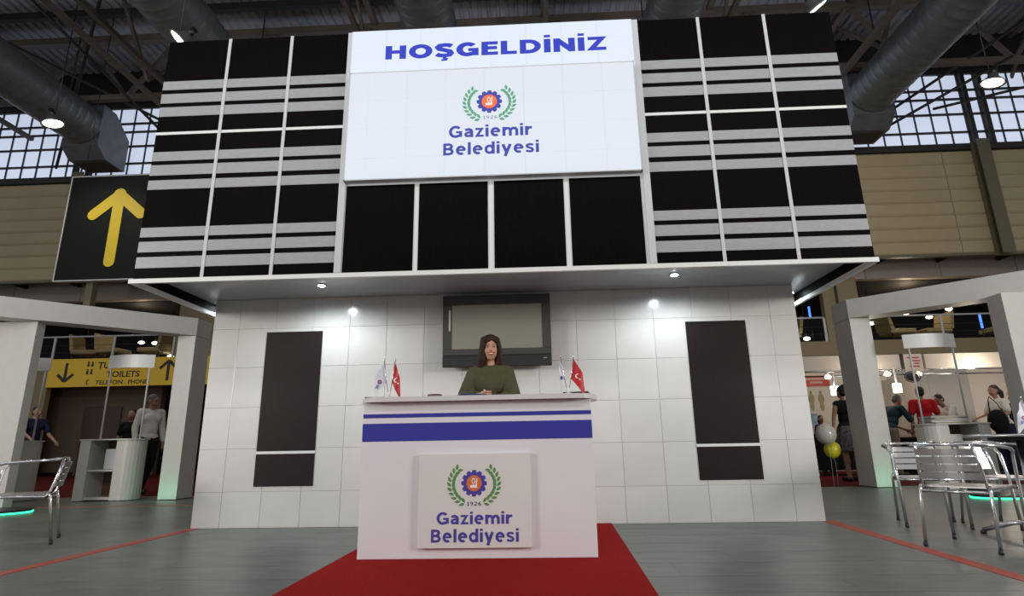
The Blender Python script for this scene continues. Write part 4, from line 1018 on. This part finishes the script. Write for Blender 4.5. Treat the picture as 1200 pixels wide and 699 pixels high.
def person(label, loc, rz, H=1.70, bend=0.0, twist=0.0, head_turn=(0, 0), arms=None, legs=None, top=('whitecloth', 'short'), bottom=('blackcloth', 'trousers'),
           hair=('hairblack', 'short'), skin='skin', voxel=0.014, female=False, lean=0.0, detail=False, zoff=0.0):
    t = thing('person', label, 'person', loc, rz)
    k = H/1.70; V = lambda x, y, z: Vector((x*k, y*k, z*k))
    hip = V(0, 0, 0.92)
    Rb = Matrix.Rotation(bend, 3, 'X') @ Matrix.Rotation(twist, 3, 'Z')       # bend > 0 leans towards local -Y
    def U(x, y, z): return hip+Rb @ (V(x, y, z)-hip)
    sw = 0.148 if female else 0.18
    sh = {s: U(s*sw, 0.0, 1.372 if female else 1.395) for s in (-1, 1)}
    ft = {-1: [(-.085, 0, .90), (-.10, -.01, .49), (-.105, .02, .085), (-.115, -.13, .03)], 1: [(.085, 0, .90), (.10, -.01, .49), (.105, .02, .085), (.115, -.13, .03)]}
    if legs: ft.update(legs)
    ar = {}
    for s in (-1, 1):
        if arms and s in arms: ar[s] = [sh[s]]+[V(*p) for p in arms[s]]
        else: ar[s] = [sh[s], U(s*(sw+.055), .02, 1.12), U(s*(sw+.06), -.05, .88)]
    B = MB()
    # trunk
    def trunk(mb, e):
        fs = 0.9 if female else 1.0
        for (x, y, z, a, b_, c) in ((0, .005, 1.28, .145*fs, .10, .15), (0, 0, 1.10, .125*fs, .09, .16), (0, .01, .95, .155, .105, .11)):
            mb.ell(U(x, y, z), ((a+e)*k, (b_+e)*k, (c+e)*k), 18, 12, Rb)
        for s in (-1, 1):
            limb(mb, [U(0, .01, 1.385), sh[s]+(U(0, 0, 1.36)-sh[s])*0.1], [(.055+e)*k, (.052+e)*k])
            if female: mb.ell(U(s*.055, -.045, 1.27), ((.065+e)*k, (.055+e)*k, (.075+e)*k), 12, 8, Rb)
            else: mb.ell(U(s*.07, -.045, 1.29), ((.08+e)*k, (.05+e)*k, (.07+e)*k), 12, 8, Rb)
    trunk(B, 0)
    limb(B, [U(0, .01, 1.37), U(0, -.002, 1.50)], [(.048 if female else .058)*k, (.041 if female else .05)*k])
    for s in (-1, 1):
        g = ft[s]; G = [V(*p) for p in g]
        limb(B, G[:3], [.085*k, .055*k, .038*k]); B.ell((G[1]+(G[2]-G[1])*.3)+V(0, .018, 0), (.05*k, .052*k, .12*k), 12, 8)
        limb(B, [G[2]-V(0, 0, .03), G[3]], [.034*k, .026*k])
        limb(B, ar[s], [.047*k, .036*k, .025*k])
    hc = U(0, -.012, 1.59)
    Rh = Rb @ Matrix.Rotation(head_turn[0], 3, 'Z') @ Matrix.Rotation(head_turn[1], 3, 'X')
    Hh = lambda x, y, z: hc+Rh @ V(x, y, z)
    B.ell(Hh(0, .012, .022), (.073*k, .09*k, .088*k), 18, 14, Rh)
    B.ell(Hh(0, -.018, -.030), (.063*k, .068*k, .076*k), 16, 12, Rh)
    B.ell(Hh(0, -.038, -.080), (.036*k, .034*k, .030*k), 12, 8, Rh)
    limb(B, [Hh(0, -.082, .018), Hh(0, -.103, -.022)], [.009*k, .0135*k], 8)
    for s in (-1, 1):
        B.ell(Hh(s*.074, .012, -.005), (.010*k, .018*k, .028*k), 8, 8, Rh)
        B.ell(Hh(s*.030, -.056, -.028), (.026*k, .024*k, .024*k), 10, 8, Rh)
    me = remesh(B, voxel, 'body', 2 if not detail else 3)
    # hands with separate fingers join the same mesh
    Hd = MB()
    for s in (-1, 1):
        w_ = ar[s][-1]; d = (w_-ar[s][-2]).normalized()
        side = d.cross(Vector((0, -1, 0)) if abs(d.y) < .9 else Vector((0, 0, 1))).normalized(); nrm = side.cross(d).normalized()
        pc = w_+d*.045*k
        limb(Hd, [w_, w_+d*.03*k], [.023*k, .026*k], 10)
        Rm = Matrix((side, nrm, d)).transposed()
        Hd.ell(pc, (.037*k, .016*k, .048*k), 12, 8, Rm)
        for q, (o_, L_) in enumerate(((-.028, .062), (-.010, .072), (.009, .068), (.027, .052))):
            p0 = pc+side*o_*k+d*.03*k; p1 = p0+d*L_*.5*k-nrm*.008*k; p2 = p1+d*L_*.42*k-nrm*.022*k
            limb(Hd, [p0, p1, p2], [.0095*k, .0088*k, .0075*k], 8)
        s2 = -1 if s > 0 else 1
        p0 = w_+side*.02*s2*k+d*.012*k; p1 = p0+side*.025*s2*k+d*.03*k-nrm*.01*k; p2 = p1+side*.006*s2*k+d*.028*k-nrm*.012*k
        limb(Hd, [p0, p1, p2], [.0125*k, .011*k, .009*k], 8)
    bm = bmesh.new(); bm.from_mesh(me); hm = Hd.mesh('h'); bm.from_mesh(hm); bm.to_mesh(me); bm.free(); bpy.data.meshes.remove(hm)
    me.polygons.foreach_set('use_smooth', [True]*len(me.polygons))
    me.materials.clear(); me.materials.append(M[skin]); body = link('body', me, t)
    # clothing
    if top:
        C = MB(); e = .016
        trunk(C, e)
        for s in (-1, 1):
            if top[1] == 'short':
                a, b_ = ar[s][0], ar[s][1]; limb(C, [a, a.lerp(b_, .72)], [.062*k, .062*k])
            elif top[1] == 'long': limb(C, [ar[s][0], ar[s][1], ar[s][1].lerp(ar[s][2], .92)], [.064*k, .054*k, .042*k])
            elif top[1] == 'batwing':
                limb(C, [ar[s][0], ar[s][1], ar[s][1].lerp(ar[s][2], .80)], [.062*k, .068*k, .042*k])
                limb(C, [U(s*.09, .0, 1.30), U(s*.155, 0, 1.16), ar[s][1]], [.085*k, .075*k, .05*k])
        cm = remesh(C, voxel, 'top', 4); cm.materials.clear(); cm.materials.append(M[top[0]]); link({'short': 'shirt', 'long': 'shirt', 'batwing': 'tunic', 'none': 'tank_top'}[top[1]], cm, t)
    if bottom[1] == 'trousers':
        C = MB(); C.ell(V(0, .01, .93), (.172*k, .122*k, .10*k), 16, 10)
        for s in (-1, 1):
            G = [V(*p) for p in ft[s]]; limb(C, G[:3], [.104*k, .072*k, .058*k]); 
        cm = remesh(C, voxel, 'trousers', 3)
    else:
        C = MB(); C.ell(V(0, .01, .95), (.17*k, .125*k, .09*k), 16, 10); C.tube([V(0, .01, .97), V(0, 0, .75), V(0, 0, .52)], 0, 20, rads=[.165*k, .20*k, .215*k])
        cm = remesh(C, voxel, 'skirt', 3)
    cm.materials.clear(); cm.materials.append(M[bottom[0]]); link(bottom[1], cm, t)
    S = MB()
    for s in (-1, 1):
        G = [V(*p) for p in ft[s]]; dd = (G[3]-G[2]); dd.z = 0; a = Vector((G[2].x, G[2].y, .028))-dd.normalized()*.03; b_ = Vector((G[3].x, G[3].y, .028))
        q = MB(); limb(q, [a, b_], [.038, .036]); q.v = [(v[0], v[1], max(.0, (v[2]-.028)*1.15+.045 if G[3].z < .06 else v[2]+G[3].z-.03)) for v in q.v]
        q.build('shoe', M['blackpl'], t)
    # hair
    C = MB()
    if hair[1] == 'short':
        C.ell(Hh(0, .028, .042), (.079*k, .089*k, .080*k), 16, 12, Rh); C.ell(Hh(0, .055, -.01), (.066*k, .055*k, .07*k), 14, 10, Rh)
    elif hair[1] == 'bun':
        C.ell(Hh(0, .028, .042), (.080*k, .092*k, .082*k), 16, 12, Rh); C.ell(Hh(0, .055, -.01), (.068*k, .058*k, .07*k), 14, 10, Rh); C.ell(Hh(0, .09, .10), (.045*k, .045*k, .045*k), 12, 8)
    elif hair[1] == 'tail':
        C.ell(Hh(0, .028, .042), (.080*k, .092*k, .082*k), 16, 12, Rh); C.ell(Hh(0, .055, -.01), (.068*k, .058*k, .07*k), 14, 10, Rh)
        limb(C, [Hh(0, .10, .03), Hh(0, .15, -.05), Hh(0, .15, -.22)], [.04*k, .048*k, .018*k])
    elif hair[1] == 'bob':
        C.ell(Hh(0, .030, .040), (.088*k, .094*k, .088*k), 20, 14, Rh)
        C.ell(Hh(0, .050, -.05), (.088*k, .060*k, .12*k), 16, 12, Rh)
        C.ell(Hh(-.034, -.044, .070), (.052*k, .042*k, .034*k), 12, 8, Rh); C.ell(Hh(.042, -.034, .068), (.042*k, .044*k, .036*k), 12, 8, Rh); C.ell(Hh(.0, -.01, .078), (.060*k, .064*k, .046*k), 16, 10, Rh)
        for s in (-1, 1):
            f_ = 1.0 if s < 0 else 0.0
            limb(C, [Hh(s*.058, -.034-.008*f_, .066), Hh(s*(.076-.006*f_), -.032-.012*f_, .0), Hh(s*(.082-.006*f_), -.022-.006*f_, -.09), Hh(s*.080, -.004, -.150), Hh(s*.066, .010, -.180)], [(.028+.006*f_)*k, (.024+.006*f_)*k, (.034+.006*f_)*k, (.037+.003*f_)*k, .024*k])
        limb(C, [Hh(-.05, .05, -.12), Hh(.05, .05, -.12)], [.05*k, .05*k])
    hm = remesh(C, voxel*.8, 'hair', 2); hm.materials.clear(); hm.materials.append(M[hair[0]]); link('hair', hm, t)
    # face
    for s in (-1, 1):
        e = MB().ell(Hh(s*.030, -.0765, .006), (.0120*k, .0055*k, .0052*k), 12, 8, Rh).build('eye', M['eye'], t)
        MB().ell(Hh(s*.030, -.0800, .0062), (.0058*k, .0030*k, .0055*k), 10, 8, Rh).build('iris', M['iris'], e)
        q = MB(); q.tube([Hh(s*.016, -.0805, .0065), Hh(s*.024, -.0835, .0120), Hh(s*.034, -.0825, .0125), Hh(s*.044, -.0765, .0070)], .0018*k, 6); q.build('eyelid', M['hairblack'], e)
        limb_ = MB(); limb_.tube([Hh(s*.014, -.084, .026), Hh(s*.030, -.083, .0315), Hh(s*.047, -.070, .026)], 0, 6, rads=[.0024*k, .0026*k, .0012*k]); limb_.build('eyebrow', M['hairblack'], t)
    up = [(-.030, -.0765, -.043), (-.016, -.0885, -.0495), (0, -.0925, -.0515), (.016, -.0885, -.0495), (.030, -.0765, -.043)]
    lo = [(-.029, -.0765, -.0445), (-.016, -.0865, -.0590), (0, -.0900, -.0640), (.016, -.0865, -.0590), (.029, -.0765, -.0445)]
    if not detail: lo = [(x, y, z+.004) for x, y, z in lo]
    q = MB(); q.tube([Hh(*p) for p in up], 0, 8, rads=[.0015*k, .0032*k, .0034*k, .0032*k, .0015*k]); q.tube([Hh(*p) for p in lo], 0, 8, rads=[.0015*k, .0038*k, .0045*k, .0038*k, .0015*k])
    lips = q.build('lips', M['lip'], t)
    if detail:
        q = MB(); q.tube([Hh(-.025, -.0775, -.0455), Hh(-.012, -.0865, -.0545), Hh(0, -.0885, -.0565), Hh(.012, -.0865, -.0545), Hh(.025, -.0775, -.0455)], 0, 8, rads=[.001*k, .0048*k, .0055*k, .0048*k, .001*k]); q.build('teeth', M['tooth'], lips)
    return t
person('smiling woman with brown shoulder length hair and olive tunic behind the counter', (-0.022, -0.98, 0), 0.0, H=1.67, female=True, detail=True, voxel=0.0075,
       head_turn=(0.14, 0.05), top=('olivecloth', 'batwing'), hair=('hairbrown', 'bob'), skin='skin',
       arms={-1: [(-.215, -.08, 1.16), (-.05, -.40, 1.145)], 1: [(.200, -.08, 1.15), (.085, -.36, 1.125)]})
pen = MB().tube([(-0.000, -1.40, 1.135), (-0.04, -1.42, 1.168)], 0.004, 8).build('pen', M['whiteprint']); tag(pen, 'white pen held in the receptionist hand', 'pen')
person('balding man in white shirt and black trousers walking in the left passage', (-6.98, 4.9, 0), math.radians(62), H=1.80, top=('whitecloth', 'long'), hair=('hairgrey', 'short'), skin='skin2',
       head_turn=(0.5, 0.35), legs={-1: [(-.085, 0, .90), (-.10, -.12, .50), (-.10, -.14, .085), (-.11, -.29, .03)], 1: [(.085, 0, .90), (.10, .02, .49), (.10, .22, .12), (.11, .10, .03)]})
person('man in navy shirt reaching out an arm behind the left promotion counter', (-10.5, 6.3, 0), math.radians(75), H=1.74, top=('navycloth', 'short'), hair=('hairblack', 'short'), skin='skin2', bottom=('pattern', 'trousers'),
       arms={-1: [(-.25, -.08, 1.16), (-.22, -.34, 1.00)], 1: [(.25, -.1, 1.12), (.22, -.36, .98)]})
person('dark haired woman in black and white top behind the walking man', (-8.0, 5.8, 0), math.radians(20), H=1.60, female=True, top=('blackcloth', 'short'), hair=('hairblack', 'tail'), skin='skin2')
person('woman in black tank top and patterned skirt beside the balloons', (6.18, 5.45, 0), math.radians(190), H=1.74, female=True, top=('blackcloth', 'none'), bottom=('pattern', 'skirt'), hair=('hairblack', 'bun'), skin='skin2',
       arms={-1: [(-.22, .02, 1.12), (-.20, -.18, .95)], 1: [(.23, .0, 1.12), (.28, .02, .90)]})
child = person('small child in purple top seated behind the booth table', (7.05, 8.25, 0), 0, H=1.32, female=True, top=('purple', 'long'), hair=('hairblack', 'tail'), skin='skin2')
person('grey haired man in dark teal polo bending over near pendant light', (7.72, 6.75, 0), math.radians(100), H=1.72, bend=0.42, top=('teal', 'short'), bottom=('khaki', 'trousers'), hair=('hairgrey', 'short'), skin='skin2',
       arms={-1: [(-.27, -.34, 1.02), (-.12, -.50, .92)], 1: [(.27, -.34, 1.02), (.16, -.52, .92)]})
person('man in bright red shirt seen from behind', (8.36, 6.55, 0), math.radians(172), H=1.80, top=('redcloth', 'short'), bottom=('navycloth', 'trousers'), hair=('hairblack', 'short'), skin='skin2', bend=0.06)
person('dark haired man in white t-shirt bending towards the red shirt man', (9.15, 6.75, 0), math.radians(-80), H=1.74, bend=0.55, top=('whitecloth', 'short'), bottom=('navycloth', 'trousers'), hair=('hairblack', 'short'), skin='skin2',
       arms={-1: [(-.25, -.42, 1.0), (-.12, -.60, .95)], 1: [(.25, -.42, 1.0), (.15, -.60, .95)]})
wm = person('woman in white t-shirt with black ponytail and black shoulder bag', (9.9, 6.55, 0), math.radians(-82), H=1.80, female=True, top=('whitecloth', 'short'), bottom=('navycloth', 'trousers'), hair=('hairblack', 'tail'), skin='skin2', bend=0.10,
       arms={-1: [(-.24, -.10, 1.15), (-.20, -.34, 1.08)], 1: [(.24, -.10, 1.15), (.20, -.34, 1.08)]})
person('dark haired woman in black top at right edge behind the bag carrier', (10.45, 6.9, 0), math.radians(-60), H=1.70, female=True, top=('blackcloth', 'short'), bottom=('blackcloth', 'trousers'), hair=('hairblack', 'tail'), skin='skin2')
t = thing('shoulder_bag', 'black rounded shoulder bag hanging at the white shirted woman side', 'bag', (9.42, 6.05, 1.05))
b = MB(); b.ell((0, 0, 0), (0.20, 0.09, 0.23), 16, 12); b.build('bag_body', M['blackcloth'], t)
MB().tube([(-0.13, 0, 0.14), (-0.05, 0.08, 0.42), (0.1, 0.24, 0.50), (0.14, 0.12, 0.35), (0.13, 0, 0.14)], 0.010, 6).build('strap', M['blackcloth'], t)
